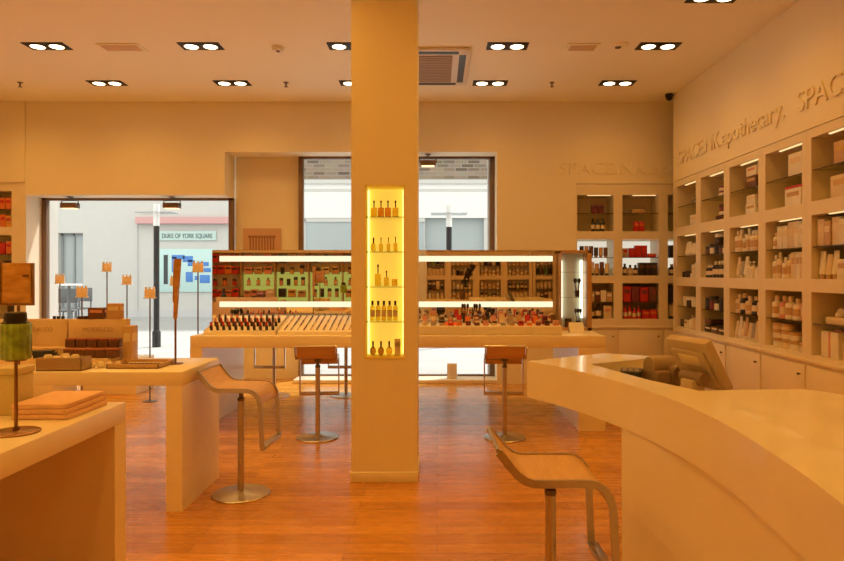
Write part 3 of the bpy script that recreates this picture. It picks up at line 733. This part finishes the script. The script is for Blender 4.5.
# tester unit, right of the pillar
ux0, ux1 = -.25, px(562, 6.1)
un = thing('tester_unit', 'low cream unit of five drawers on the counter under the right mirror', 'tester unit', ((ux0+ux1)/2, 6.07, TOPZ))
h = (ux1-ux0)/2
MB().box(-h, h, .006, .55, 0, .085, .002).obj('body', table_m, un)
for k in range(5):
    a = -h+k*2*h/5
    d = MB().box(a+.004, a+2*h/5-.004, -.004, .006, .006, .08, .002).obj('drawer', cab_m, un)
# stepped testers
UZ = TOPZ+.0855
kinds = ['bottle', 'tube', 'carton', 'bottle', 'jar']
for r in range(3):
    n = 17; items = []
    for k in range(n):
        x = ux0+.05+k*(ux1-ux0-.1)/(n-1)
        if r == 2 and k in (4, 5, 6): continue
        kk = ['jar', 'tube', 'bottle'][r] if (k+r) % 4 else 'carton'
        c = ['pink', 'tan', 'plum', 'cream', 'red', 'brown', 'grey', 'orange'][(k*3+r*5) % 8]
        items.append((kk, c, .05, [.045, .085, .11][r]*random.choice((.9, 1, 1.1)), x, 0, 0, ['dark', 'cream', 'tan'][k % 3]))
    fill(items, lambda x, dep, sz, y=6.14+.14*r: ((x, y, UZ), 0.), f'{["front", "middle", "back"][r]} row of testers on the drawer unit', 'testers on the drawer unit', False)
for i, x in enumerate((447, 455)):
    t = thing('blusher_compact', f'round coral blusher compact, {["left", "right"][i]} of the pair below the right mirror', 'compact', (px(x, 6.2), 6.21, UZ+.002), 0, 'coral blushers')
    MB().lathe([(.03, -.002), (.032, .0), (.032, .012), (.028, .014)], n=18, rot=Matrix.Rotation(.6, 4, 'X')).obj('case', PM['dark'], t)
    MB().lathe([(.027, .0135), (.024, .018), (0, .02)], n=18, rot=Matrix.Rotation(.6, 4, 'X')).obj('powder', mat('coral_powder', (.85, .18, .06), .8), t)
brush_pot(px(465, 6.5), 6.5, UZ, 'pot of tall dark brushes below the right mirror, left one', 3, .2)
brush_pot(px(477, 6.5), 6.5, UZ, 'pot of tall dark brushes below the right mirror, right one', 3, .2)
brush_pot(px(491, 6.5), 6.5, UZ, 'bushy brush pot in the middle of the right tester unit', 6, .14)
brush_pot(px(441, 6.5), 6.5, UZ, 'dense dark brush pot at the left of the tester unit, nearest the pillar', 9, .13)
t = thing('price_card', 'small folded white card at the right end of the mirror counter', 'card', (px(577, 6.3), 6.35, TOPZ))
MB().extr([(-.06, 0), (-.052, 0), (0, .09), (.052, 0), (.06, 0), (.003, .1), (-.003, .1)], 'x', -.07, .07).obj('folded_card', PM['white'], t)
t = thing('display_block', 'plain white upright block on the low window sill behind the stools', 'box', (px(452, 8.7), 8.72, .05))
MB().box(-.065, .065, -.03, .03, 0, .2, .004).obj('block', PM['white'], t)

# ------------------------------------------------------------------ left display tables
TZ = .852
mt = thing('display_table', 'thick cream display table with a slab leg, holding palettes and boxes', 'table', (-2.9, 4.31, 0))
tx1 = px(182.5, 3.97)+2.9
MB().box(-2.1, tx1, -.345, .33, TZ-.085, TZ, .004).obj('top', table_m, mt)
MB().box(tx1-.1, tx1, -.345, .33, 0, TZ-.085).obj('leg_panel', table_m, mt)
MB().box(-2.1, -2.0, -.345, .33, 0, TZ-.085).obj('leg_panel', table_m, mt)
nt_ = thing('display_table', 'near cream display table with folded cloths and a green jar', 'table', (-2.3, 1.7, 0))
MB().box(-.7, .845, -1.2, 1.34, TZ-.09, TZ, .004).obj('top', table_m, nt_)
MB().box(-.7, .845, 1.235, 1.34, 0, TZ-.09).obj('leg_panel', table_m, nt_)
MB().box(-.7, .845, -1.2, -1.095, 0, TZ-.09).obj('leg_panel', table_m, nt_)
# folded cloths
clo_m = mat('peach_cloth', (.78, .50, .33), .8, bump=.2, noise=.06, nscale=40)
for k in range(3):
    o = MB().box(-.118+.002*k, .118-.002*k, -.155, .155, .0, .021, .0055, seg=3).obj('folded_cloth', clo_m)
    o.location = (px(62, 2.82)-.004*k, 2.82, TZ+.0005+.0215*k); o.rotation_euler = (0, 0, .015*k-.02)
    tag(o, f'folded peach cloth on the near table, {["bottom", "middle", "top"][k]} of the stack of three', 'cloth', 'folded cloths on the near table')
bx_ = thing('cardboard_box', 'plain olive-cream lidded box behind the green jar on the near table', 'box', (px(-3, 2.8), 2.80, TZ))
MB().box(-.13, .125, -.055, .055, 0, .17, .004).obj('box_body', mat('olive_card', (.62, .52, .26), .5, noise=.03), bx_)
MB().box(-.134, .129, -.059, .059, .1705, .2, .004).obj('lid', mat('olive_card_lid', (.66, .55, .29), .5, noise=.03), bx_)
gold_m = mat('bronze_metal', (.30, .16, .07), .3, 1., noise=.05)
wood_sign = wood_material('amber_sign_board', (.40, .19, .05), (.66, .36, .11), (3, 3, 9), .15)
JY = 2.45; jz = pz(359, JY)
jst = thing('jar_stand', 'thin bronze rod stand on a round foot carrying the green jar', 'display stand', (px(16, JY), JY, TZ))
MB().lathe([(.083, 0), (.083, .005), (.075, .009), (.012, .012), (.012, .02)], n=36).obj('base', gold_m, jst)
MB().cyl(.0065, .01, jz-TZ-.006, n=12).obj('rod', gold_m, jst)
MB().cyl(.035, jz-TZ-.006, jz-TZ, n=24).obj('top_plate', gold_m, jst)
jar = thing('glass_jar', 'ribbed green glass jar with a black lid on the thin rod stand', 'jar', (px(15.5, JY), JY, jz+.0005))
def ribbed():
    m = MB(); n = 64; rings = []
    for z, k in ((0, .9), (.008, 1), (.128, 1), (.134, .93)):
        rings.append([m.bm.verts.new((.053*k*(1+.03*math.cos(16*2*PI*i/n))*math.cos(2*PI*i/n), .053*k*(1+.03*math.cos(16*2*PI*i/n))*math.sin(2*PI*i/n), z)) for i in range(n)])
    for a, b in zip(rings, rings[1:]):
        for i in range(n): m.bm.faces.new((a[i], a[(i+1) % n], b[(i+1) % n], b[i]))
    m.bm.faces.new(rings[0][::-1]); m.bm.faces.new(rings[-1]); return m
ribbed().obj('body', mat('green_glass', (.22, .34, .04), .12, noise=.4, nscale=26, coat=.5), jar)
MB().lathe([(.046, .1335), (.046, .138), (.038, .141), (.037, .172), (.034, .176)], n=28, sx=1.0).obj('lid', black_m, jar)
t = thing('sign_stand', 'amber framed sign on a thin rod rising behind the green jar', 'sign stand', (px(18.5, 2.95), 2.95, TZ))
SY = 2.95; rod_h = pz(304, SY)-TZ; bw, bh = 31*SY/F, 41*SY/F
MB().lathe([(.07, 0), (.07, .005), (.06, .009), (.012, .012), (.012, .02)], n=36).obj('base', gold_m, t)
MB().cyl(.0065, .01, rod_h+.03, n=12).obj('rod', gold_m, t)
b = MB().box(-bw/2, bw/2, -.018, -.0065, rod_h, rod_h+bh, .002).obj('board', wood_sign, t)
MB().box(-bw/2-.008, -bw/2+.004, -.024, .0, rod_h-.006, rod_h+bh+.006, .002).box(-bw/2, bw/2+.003, -.022, .0, rod_h-.006, rod_h+.003, .002).box(bw/2-.002, bw/2+.004, -.022, 0, rod_h-.006, rod_h+bh, .001).obj('board_frame', gold_m, b)
MB().box(.03, .058, -.0195, -.0175, rod_h+bh*.66, rod_h+bh*.72).obj('printed_mark', PM['brown'], b)
t = thing('sign_stand', 'tall narrow bronze sign blade on a rod at the middle table edge', 'sign stand', (px(175.5, 4.33), 4.33, TZ), 0)
MB().lathe([(.05, 0), (.05, .004), (.01, .008)], n=24).obj('base', gold_m, t)
MB().cyl(.007, .005, .34, n=12).obj('rod', gold_m, t)
BR = Matrix.Rotation(.06, 4, 'Y')
bl_ = MB().extr([(-.008, 0), (.008, 0), (.017, .4), (-.017, .4)], 'y', -.016, .016).obj('blade', wood_sign, t)
bl_.location = (-.002, 0, .30); bl_.rotation_euler = (0, .05, 0)
pi_ = MB().box(-.003, .0, -.014, .014, .0, .28).obj('paper_insert', PM['white'], t)
pi_.location = (-.012, 0, .41); pi_.rotation_euler = (0, .02, 0)

# branded back boards with raised text
bd_m = mat('board_tan', (.72, .54, .36), .5, noise=.02)
txt_m = mat('board_print', (.50, .35, .22), .5)
def backboard(x0, x1, label):
    Y = 4.6
    t = thing('display_board', label, 'display stand', ((x0+x1)/2, Y, TZ), 0, 'cream brand boards on the middle table')
    h = (x1-x0)/2; H = pz(319, Y)-TZ
    MB().box(-h, h, -.02, .03, 0, H, .003).obj('board', bd_m, t)
    MB().extr([(-.3, 0), (-.02, 0), (-.02, .09), (-.15, .09), (-.15, .035), (-.3, .035)], 'x', -h, h).obj('step', bd_m, t)
    o = lettering('MODELCO', .042, .21, .002, 'lettering', '', (-.105, -.0215, H-.085), (PI/2, 0, 0))
    o.data.materials.clear(); o.data.materials.append(txt_m); o.parent = t
    return (x0+x1)/2
backboard(px(70, 4.6), px(128.5, 4.6), 'cream brand board with stepped base, the one nearer the window post')
backboard(px(11, 4.6), px(68.5, 4.6), 'cream brand board with stepped base, half behind the green jar')
ct = 'compacts on the brand board steps'
for r, (zz, yy, xs) in enumerate(((.0905, 4.515, [72.5+10.8*k for k in range(5)]), (.0355, 4.38, [71+10.5*k for k in range(5)]))):
    for k, x in enumerate(xs):
        t = thing('powder_compact', f'square dark compact with a rusty lid, {ordinal(k, 5)}, {["upper", "lower"][r]} step of the brand board', 'compact', (px(x, yy), yy, TZ+zz), 0, ct)
        for nm, me in _mk('compact', lambda: [('case', MB().box(-.034, .034, -.034, .034, 0, .05, .004).mesh('compact_case', PM['brown'])), ('lid', MB().box(-.035, .035, -.035, .035, .0505, .062, .004).mesh('compact_lid', mat('rust_lid', (.34, .10, .06), .4)))]): link(nm, me, t)
for k in range(3):
    o = MB().box(-.07, .07, -.035, .035, 0, .016, .004).obj('eyeshadow_palette', PM['navy'])
    o.location = (px(49-2*k, 4.4)+.0, 4.37+.055*(k-1)*0, TZ+.0358+.0165*k); o.rotation_euler = (0, 0, .1*k)
    tag(o, f'closed dark eyeshadow palette, {["bottom", "middle", "top"][k]} of the stack beside the compacts', 'palette', 'dark palettes on the middle table')
# metal box of puffs
mb = thing('open_box', 'open metallic box of cream puffs at the front edge of the middle table', 'box', (px(64, 4.06), 4.06, TZ))
w_ = .14
m = MB().box(-w_, w_, -.06, .06, 0, .006).box(-w_, w_, -.06, -.055, 0, .08, .001).box(-w_, w_, .055, .06, 0, .08, .001).box(-w_, -w_+.005, -.06, .06, 0, .08, .001).box(w_-.005, w_, -.06, .06, 0, .08, .001)
m.obj('box', mat('champagne_metal', (.48, .35, .22), .4, .7), mb)
for k in range(7):
    o = MB().lathe([(0, -.02), (.02, -.017), (.027, 0), (.02, .017), (0, .02)], n=12).obj('powder_puff', PM['cream'])
    o.location = (px(50+4.5*k, 4.06), 4.06+(.02 if k % 2 else -.02), TZ+.066+.014*(k % 3 == 0)); 
    tag(o, f'cream powder puff in the metallic box, {ordinal(k, 7)}', 'powder puff', 'puffs in the metallic box')
for k in range(6):
    o = MB().lathe([(0, -.018), (.02, -.014), (.025, 0), (.018, .014), (0, .018)], n=10).obj('powder_puff', PM['cream'])
    o.location = (px(95+4.5*k, 4.18), 4.14+.05*(k % 2), TZ+.0185); o.scale = (1, 1, 1)
    tag(o, f'loose cream puff between the metallic box and brush tray, {ordinal(k, 6)}', 'powder puff', 'loose puffs on the middle table')
tr = thing('brush_tray', 'shallow wooden tray of brushes beside the bronze blade sign', 'tray', (px(141, 4.22), 4.22, TZ))
MB().box(-.165, .165, -.12, .12, 0, .006).box(-.165, .165, -.12, -.112, 0, .03, .001).box(-.165, .165, .112, .12, 0, .03, .001).box(-.165, -.157, -.12, .12, 0, .03, .001).box(.157, .165, -.12, .12, 0, .03, .001).obj('tray', PM['tan'], tr)
for k in range(9):
    o = thing('cosmetic_brush', f'make-up brush lying in the wooden tray, {ordinal(k, 9)}', 'brush', (px(141, 4.22)-.115+.026*k, 4.22, TZ+.0135), -.3, 'brushes in the wooden tray')
    rm = Matrix.Rotation(-PI/2, 4, 'X')
    for nm, me in _mk('tray_brush', lambda: [('handle', MB().lathe([(.003, -.08), (.006, -.02), (.005, .04)], n=8, rot=rm).mesh('brush_handle', PM['brown'])), ('bristle_head', MB().lathe([(.005, .04), (.0065, .06), (.004, .08), (0, .084)], n=8, rot=rm).mesh('brush_head', PM['cream']))]): link(nm, me, o)
# boxes on top of the brand boards
H = pz(319, 4.6)
def stood(kind, col, x, w, h, label, capc='dark', rz=0., d=.05): return product(kind, col, w, h, (px(x, 4.6), 4.605, H+.0005), label, KCAT[kind], 'boxes on the brand boards', capc, rz, d)
stood('carton', 'brown', 97, .11, .08, 'dark brown box standing on the brand board, left of the tan box', 'pink', .1)
stood('carton', 'tan', 115, .1, .11, 'tan box standing on top of the brand board near its end', 'cream', -.1)
for k, x in enumerate((54, 58, 62.5)): product('jar', 'dark', .022, .02, (px(x, 4.6), 4.605, H+.0005), f'tiny black pot on the brand board behind the jar, {ordinal(k, 3)}', 'pot', 'tiny pots on the brand board', 'dark')
stood('carton', 'dark', 83, .06, .02, 'low black box on the brand board beside the brown box', 'brown')
product('bottle', 'navy', .085, .31, (px(6, 4.45), 4.5, TZ+.0905), 'tall dark teal bottle behind the amber sign', 'bottle', None, 'dark')
product('carton', 'tan', .06, .24, (px(134.3, 4.56), 4.5, TZ+.0005), 'upright tan carton at the end of the brand boards', 'box', None, 'cream', 0, .1)

# window display: plinths and card stands
for (a, b_, Y, hh, lb_) in ((80, 136, 7.8, .42, 'low cream plinth in the shop window, nearer the mirror counter'), (-40, 53, 7.5, .42, 'low cream plinth in the shop window, by the orange packs')):
    o = MB().box(-(px(b_, Y)-px(a, Y))/2, (px(b_, Y)-px(a, Y))/2, 0, .5, 0, hh, .006).obj('display_plinth', table_m); o.location = ((px(a, Y)+px(b_, Y))/2, Y, 0)
    tag(o, lb_, 'plinth', 'plinths in the shop window')
for k, (x, y, Y, w_, lb_) in enumerate(((60, 279, 8.5, 1, 'beside the window post'), (82, 292, 7.4, 1, 'above the low black box'), (107, 267, 8.55, 1, 'tall, left of the blue map'), (127, 280, 8.5, 1, 'second left of the lamp post'), (150, 293, 7.4, 1, 'in front of the lamp post'), (175, 281, 8.45, 1, 'behind the bronze blade'), (198, 267, 7.45, 1, 'before the blue map'))):
    z = pz(y, Y)
    t = thing('card_stand', f'small card on a thin rod in the shop window, {lb_}', 'card stand', (px(x, Y), Y, 0), 0, 'card stands in the shop window')
    MB().lathe([(.08, 0), (.08, .006), (.01, .01)], n=24).obj('base', dsteel_m, t)
    MB().cyl(.008, .008, z-.05, n=10).obj('rod', dsteel_m, t)
    MB().box(-.06, .06, -.01, .01, z-.05, z+.045, .003).obj('card', mat('pale_peach_card', (.9, .78, .70), .5), t)
    MB().box(-.07, .07, -.02, .02, z-.062, z-.05, .003).obj('plate', PM['white'], t)
    for q in (-.045, 0, .045): MB().box(q-.008, q+.008, -.014, .014, z+.044, z+.07, .003).obj('clip', PM['white'], t)

# ------------------------------------------------------------------ cash desk
def smooth(pts, n=8):
    out = []
    P = [pts[0]] + pts + [pts[-1]]
    for i in range(1, len(P)-2):
        p0, p1, p2, p3 = P[i-1], P[i], P[i+1], P[i+2]
        for k in range(n):
            t = k/n
            out.append(tuple(.5*((2*p1[j]) + (-p0[j]+p2[j])*t + (2*p0[j]-5*p1[j]+4*p2[j]-p3[j])*t*t + (-p0[j]+3*p1[j]-3*p2[j]+p3[j])*t**3) for j in (0, 1)))
    out.append(pts[-1]); return out
outer = smooth([(.465, 3.36), (.611, 3.11), (.739, 2.786), (.822, 2.462), (.862, 2.14), (.862, 1.892), (.846, 1.671), (.822, 1.451), (.785, 1.24), (.73, 1.02), (.64, .78)])
rest = [(2.0, .7), (2.05, 2.0), (1.75, 2.3), (1.51, 2.42), (1.44, 2.54), (1.2, 2.53), (1.008, 2.5), (.9, 2.76), (.76, 3.25), (1.137, 3.46), (1.17, 3.57), (.957, 3.70)]
desk = thing('cash_desk', 'large curved cream cash desk with a recessed till well', 'cash desk', (0, 0, 0))
MB().prism(outer + rest, .812, 1.0, .004).obj('top', count_m, desk)
def inset(p, d): return (p[0]+d, p[1])
base = smooth([(.770, 2.71), (.842, 2.44), (.888, 2.14), (.892, 1.892), (.876, 1.671), (.852, 1.451), (.815, 1.24), (.76, 1.02), (.72, .85)])
MB().prism(base + [(1.9, .85), (1.9, 2.0), (1.4, 2.45), (1.18, 2.48), (1.15, 2.75)], 0, .8115).obj('base', count_m, desk)
MB().prism([(1.0, 2.45), (.87, 2.78), (.73, 3.27), (1.12, 3.49), (1.2, 3.4), (1.2, 2.45)], .77, .811).obj('till_shelf', count_m, desk)
WZ = .8112
# till monitor
pos_m = mat('till_plastic', (.52, .42, .31), .4)
posd_m = mat('till_plastic_dark', (.24, .17, .12), .45)
mon = thing('till_monitor', 'cream till monitor tilted on its stand, seen from behind', 'monitor', (1.14, 2.90, WZ), 0)
MB().box(-.08, .09, -.09, .09, 0, .018, .006).obj('foot', pos_m, mon)
MB().box(-.035, .035, -.04, .04, .015, .17, .006, rot=Matrix.Rotation(math.radians(16), 4, 'Z')).obj('stand', pos_m, mon)
MR = Matrix.Rotation(math.radians(-73), 4, 'Z') @ Matrix.Rotation(math.radians(29), 4, 'X')
ml = (.028, .06, .235)
MB().box(-.14, .14, 0, .045, -.14, .115, .012, loc=ml, rot=MR).obj('housing', pos_m, mon)
MB().box(-.11, .11, -.014, .002, -.11, .07, .008, loc=ml, rot=MR).obj('rear_cover', pos_m, mon)
MB().box(-.06, .07, -.018, -.012, .0, .05, .002, loc=ml, rot=MR).obj('plate', PM['cream'], mon)
MB().box(-.12, .12, .0445, .047, -.12, .10, loc=ml, rot=MR).obj('screen', black_m, mon)
MB().lathe([(.03, -.07), (.03, .07)], .01, .01, .175, 16, Matrix.Rotation(math.radians(-73), 4, 'Z') @ Matrix.Rotation(PI/2, 4, 'Y')).obj('hinge', posd_m, mon)
pr = thing('receipt_printer', 'rounded receipt printer in the well of the cash desk', 'printer', (px(660, 3.22), 3.22, WZ), .3)
MB().box(-.07, .065, -.08, .08, 0, .17, .02).obj('body', posd_m, pr)
MB().lathe([(.045, -.065), (.05, -.055), (.05, .055), (.045, .065)], .0, 0, .185, 20, Matrix.Rotation(PI/2, 4, 'Y')).obj('cover', mat('printer_cover', (.36, .27, .19), .4), pr)
MB().lathe([(.05, -.03), (.05, .03)], .05, -.07, .15, 20, Matrix.Rotation(PI/2, 4, 'X')).obj('paper_roll', posd_m, pr)
kb = thing('card_terminal', 'dark flat card terminal propped in the till well', 'card terminal', (px(631, 3.2), 3.2, WZ), -.3)
MB().box(-.035, .035, -.05, .05, 0, .135, .006).obj('stand', posd_m, kb)
MB().box(-.05, .05, -.07, .07, .136, .168, .006).obj('body', black_m, kb)
mk = MB()
for a in range(4):
    for c in range(3): mk.box(-.04+.028*c, -.02+.028*c, -.055+.03*a, -.037+.03*a, .1675, .172)
mk.obj('keypad', PM['grey'], kb)
product('tube', 'pink', .05, .155, (.85, 3.22, WZ), 'pale tube lying among things in the till well, leftmost', 'tube', None, 'cream')

# scents in the lit niche
def nshelf(items, z, where):
    n = len(items)
    for i, (kind, c, x, w_, hh, cap) in enumerate(items):
        product(kind, c, w_, hh, (px(x, PY0+.07), PY0+.07, z+.0006), f'{c} {KW[kind]}, {ordinal(i, n)}, {where}', KCAT[kind], 'scents in the lit niche', cap, 0, min(w_, .06))
sc = PY0/F
nshelf([('dropper', c, x, .042, .118, 'dark') for c, x in (('golden', 374), ('copper', 381), ('copper', 388), ('golden', 395.5))], shelf_z[0], 'top shelf of the lit niche')
nshelf([('flask', 'honey', 373.5, .042, .10, 'brown'), ('dropper', 'honey', 381, .028, .10, 'brown'), ('dropper', 'honey', 388.5, .026, .1, 'brown'), ('dropper', 'honey', 395.5, .03, .105, 'brown')], shelf_z[1], 'second shelf of the lit niche')
nshelf([('dropper', 'honey', 378, .042, .155, 'brown'), ('dropper', 'honey', 386.5, .036, .11, 'brown'), ('jar', 'golden', 394.5, .042, .05, 'golden')], shelf_z[2], 'third shelf of the lit niche')
nshelf([('bottle', 'honey' if k != 2 else 'golden', 372.5+5.7*k, .034, .14, 'dark') for k in range(5)], shelf_z[3], 'fourth shelf of the lit niche')
nshelf([('flask', 'umber', 373, .046, .10, 'dark'), ('flask', 'umber', 381, .046, .10, 'dark'), ('flask', 'golden', 389.2, .046, .10, 'dark'), ('carton', 'cream', 397.6, .04, .115, 'grey')], shelf_z[4], 'bottom of the lit niche')

# ------------------------------------------------------------------ rear table and branch (seen in the mirror)
rt = thing('display_table', 'cream rear display table reflected low in the right mirror', 'table', (.6, -1.7, 0))
MB().box(-1.4, 1.4, -.35, .35, TZ-.09, TZ, .004).obj('top', table_m, rt)
MB().box(-1.4, -1.3, -.35, .35, 0, TZ-.09).obj('leg_panel', table_m, rt); MB().box(1.3, 1.4, -.35, .35, 0, TZ-.09).obj('leg_panel', table_m, rt)
vb = thing('branch_vase', 'dark leafy branch in a vase reflected in the right mirror', 'plant', (.6, -1.7, TZ))
MB().lathe([(.05, 0), (.07, .06), (.06, .15), (.035, .2), (.03, .2), (.05, .1), (0, .03)], n=20).obj('vase', PM['brown'], vb)
bm_ = MB(); bm_.tube([(0, 0, .1), (.03, 0, .35), (.1, 0, .58), (.26, 0, .82)], .012)
bm_.obj('branch', PM['dark'], vb)
lm = MB()
for k in range(70):
    t_ = random.uniform(.25, 1); x = .02+.26*t_**2; z = .15+.68*t_
    lm.lathe([(0, -.05), (.028, 0), (0, .06)], x+random.uniform(-.06, .06), random.uniform(-.05, .05), z+random.uniform(-.04, .04), 5, Matrix.Rotation(random.uniform(-1.4, 1.4), 4, random.choice('XY')), sy=.25)
lo = lm.obj('leaves', mat('dark_leaf', (.02, .015, .01), .7), vb); lo['kind'] = 'stuff'

# ------------------------------------------------------------------ outside
struct(MB().box(-40, 40, 9.1, 60, -.15, -.01).obj('street', pave_m))
FY = 22.0
fb = thing('street_building', 'white rendered building with brick upper storey across the street', 'building', (-4, FY, -.01))
def fx(x): return px(x, FY)+4
def fz(y): return pz(y, FY)+.01
dx0, dx1, dzt = fx(58), fx(83), fz(233)
MB().box(-22, dx0, 0, .6, 0, fz(180)).box(dx1, fx(425), 0, .6, 0, fz(180)).box(dx0, dx1, 0, .6, dzt, fz(180)).box(fx(425), fx(484), 0, .6, fz(218), fz(180)).box(fx(484), 20, 0, .6, 0, fz(180)).obj('render_wall', stucco_m, fb)
MB().box(fx(305), fx(425), -.06, .0, fz(222), fz(218.5)).box(-22, 20, -.12, 0, fz(184), fz(180)).box(fx(280), 20, -.05, 0, fz(192), fz(189)).obj('cornice', stucco_m, fb)
MB().box(-22, 20, .05, .65, fz(180), 12).obj('brick_storey', brick_m, fb)
MB().box(fx(270), 20, -.04, .01, fz(218), fz(181)).obj('white_fascia', mat('white_fascia', (.80, .81, .81), .8), fb)
dgl = mat('street_window_glass', (.40, .46, .48), .1)
d = MB().box(dx0, dx1, .25, .3, 0, dzt).obj('glass_door', dgl, fb)
m = MB()
for a in (dx0, (dx0+dx1)/2-.03, dx1-.06): m.box(a, a+.06, .2, .3, 0, dzt)
m.box(dx0, dx1, .2, .3, dzt-.08, dzt); m.obj('door_frame', mat('grey_frame', (.30, .33, .35), .5), d)
w2 = MB().box(fx(306), fx(424), -.02, .03, .6, fz(219)).obj('shop_window', dgl, fb)
MB().box(fx(425), fx(484), .2, .25, 0, fz(218)).obj('shop_window', dgl, fb)
MB().box(fx(306)-.05, fx(306), -.06, .02, .55, fz(219)).box(fx(357), fx(358), -.06, .02, .6, fz(219)).box(fx(306)-.05, fx(424), -.06, .02, .5, .6).obj('window_frame', stucco_m, w2)
MB().box(fx(138.5), fx(232), -.25, 0, fz(224), fz(217.5)).obj('awning', mat('pink_awning', (.62, .36, .36), .7), fb)
MB().box(fx(137), fx(138), -.04, 0, 0, fz(217)).box(-22, 20, -.03, 0, 0, .25).obj('wall_seam', mat('seam_grey', (.55, .56, .57), .7), fb)
mbd = thing('map_board', 'pale teal street map board with blue city blocks across the street', 'sign', (px(188, FY), FY-.06, pz(292, FY)))
wv = px(217, FY)-px(160, FY); hv = (292-249)*FY/F
MB().box(-wv/2, wv/2, 0, .05, 0, hv, .01).obj('board', mat('map_teal', (.50, .72, .72), .4), mbd)
blue = mat('map_blue', (.06, .22, .62), .4)
m = MB()
for (a, b_, c, d_) in ((173, 178, 257, 272), (173, 186, 255, 259), (184, 194, 256, 262), (189, 196, 260, 266), (199, 210, 262, 266), (202, 212, 268, 272), (187, 194, 272, 282), (201, 211, 275, 283), (176, 180, 275, 279), (196, 200, 276, 280)):
    m.box((a-188.5)*FY/F, (b_-188.5)*FY/F, -.012, 0, (292-d_)*FY/F, (292-c)*FY/F, .006)
m.obj('map_blocks', blue, mbd)
MB().box((165-188.5)*FY/F, (169-188.5)*FY/F, -.012, 0, (292-284)*FY/F, (292-255)*FY/F).obj('title_bar', mat('map_dark', (.04, .05, .06), .5), mbd)
plq = thing('name_plaque', 'pale teal plaque lettered with the square name above the map', 'sign', (px(188, FY), FY-.06, pz(240.5, FY)))
MB().box(-wv/2, wv/2, 0, .05, 0, 9.5*FY/F, .01).obj('plate', mat('plaque_teal', (.52, .70, .68), .4), plq)
o = lettering('DUKE OF YORK SQUARE', .22, wv*.88, .01, 'lettering', '', (-wv*.44, -.006, .08), (PI/2, 0, 0))
o.data.materials.clear(); o.data.materials.append(mat('plaque_ink', (.05, .10, .12), .5)); o.parent = plq
LY = 13.0
def street_lamp(x, Y, zt, label):
    t = thing('street_lamp', label, 'street lamp', (px(x, Y), Y, -.01), 0, 'dark street lamps outside')
    MB().cyl(.055, 0, zt-.35, n=16).lathe([(.08, 0), (.08, .3), (.055, .34)], n=16).obj('post', mat('lamp_post_paint', (.010, .011, .013), .6), t)
    MB().cyl(.06, zt-.35, zt+.08, n=20).obj('lantern', mat('lantern_glass', (.85, .86, .86), .2), t)
    MB().box(-.36, .36, -.2, .2, zt-.10, zt-.08, .006).obj('top_plate', clear('lamp_plate', (.72, .74, .75), .1), t)
street_lamp(156.5, LY, pz(208, LY), 'dark street lamp post outside the shop window')
street_lamp(449, LY, pz(209, LY), 'dark street lamp seen through the middle window')
ot = thing('cafe_table', 'white round cafe table outside the shop window', 'table', (px(69, 12), 12, -.01))
tz = pz(284, 12)+.01
MB().lathe([(.25, 0), (.25, .02), (.03, .04)], n=24).cyl(.03, .02, tz-.03, n=12).obj('pedestal', mat('cafe_grey', (.12, .13, .14), .5), ot)
MB().cyl(.22, tz-.03, tz, n=28, bev=.006).obj('top', white_m, ot)
for k, (x, Y, rz, lb_) in enumerate(((64, 12.4, .3, 'left of the cafe table'), (77, 13.2, -.4, 'right of the cafe table'))):
    t = thing('cafe_chair', f'grey high cafe chair outside, {lb_}', 'chair', (px(x, Y), Y, -.01), rz, 'chairs outside')
    gm_ = mat('cafe_grey', (.12, .13, .14), .5); sz = .78
    MB().box(-.2, .2, -.2, .2, sz-.04, sz, .015).obj('seat', gm_, t)
    for a in (-1, 1):
        for b_ in (-1, 1): MB().tube([(a*.17, b_*.17, sz-.04), (a*.2, b_*.2, 0)], .016).obj('leg', gm_, t)
    MB().box(-.2, .2, .17, .2, sz+.12, sz+.4, .012).tube([(-.17, .18, sz-.02), (-.17, .185, sz+.2)], .014).tube([(.17, .18, sz-.02), (.17, .185, sz+.2)], .014).obj('backrest', gm_, t)

# ------------------------------------------------------------------ light, sky, camera
w = bpy.data.worlds.new('sky'); scene.world = w; w.use_nodes = True
bgn = w.node_tree.nodes['Background']; bgn.inputs[0].default_value = (1, .96, .87, 1); bgn.inputs[1].default_value = 1.9
sl = bpy.data.lights.new('sun', 'SUN'); sl.energy = 5.; sl.angle = .05; sl.color = (1, .95, .88)
so = bpy.data.objects.new('sun', sl); COL.objects.link(so); so.rotation_euler = Vector((-.40, -.36, -.80)).to_track_quat('-Z', 'Y').to_euler()
cam = bpy.data.cameras.new('camera'); co = bpy.data.objects.new('camera', cam); COL.objects.link(co)
co.location = (0, 0, EYE); co.rotation_euler = (PI/2, 0, 0)
cam.sensor_width = 36; cam.lens = F*36/844; cam.shift_x = (422-VX)/844; cam.shift_y = (HY-280.5)/844; cam.clip_start = .02
scene.camera = co
vs = scene.view_settings; vs.view_transform = 'Standard'; vs.look = 'None'; vs.exposure = 0.; vs.gamma = 1.; vs.use_curve_mapping = False
scene.cycles.use_denoising = True
scene.cycles.max_bounces = 10; scene.cycles.diffuse_bounces = 5; scene.cycles.glossy_bounces = 5; scene.cycles.transparent_max_bounces = 16
scene.cycles.caustics_reflective = False; scene.cycles.caustics_refractive = False; scene.cycles.sample_clamp_indirect = 6
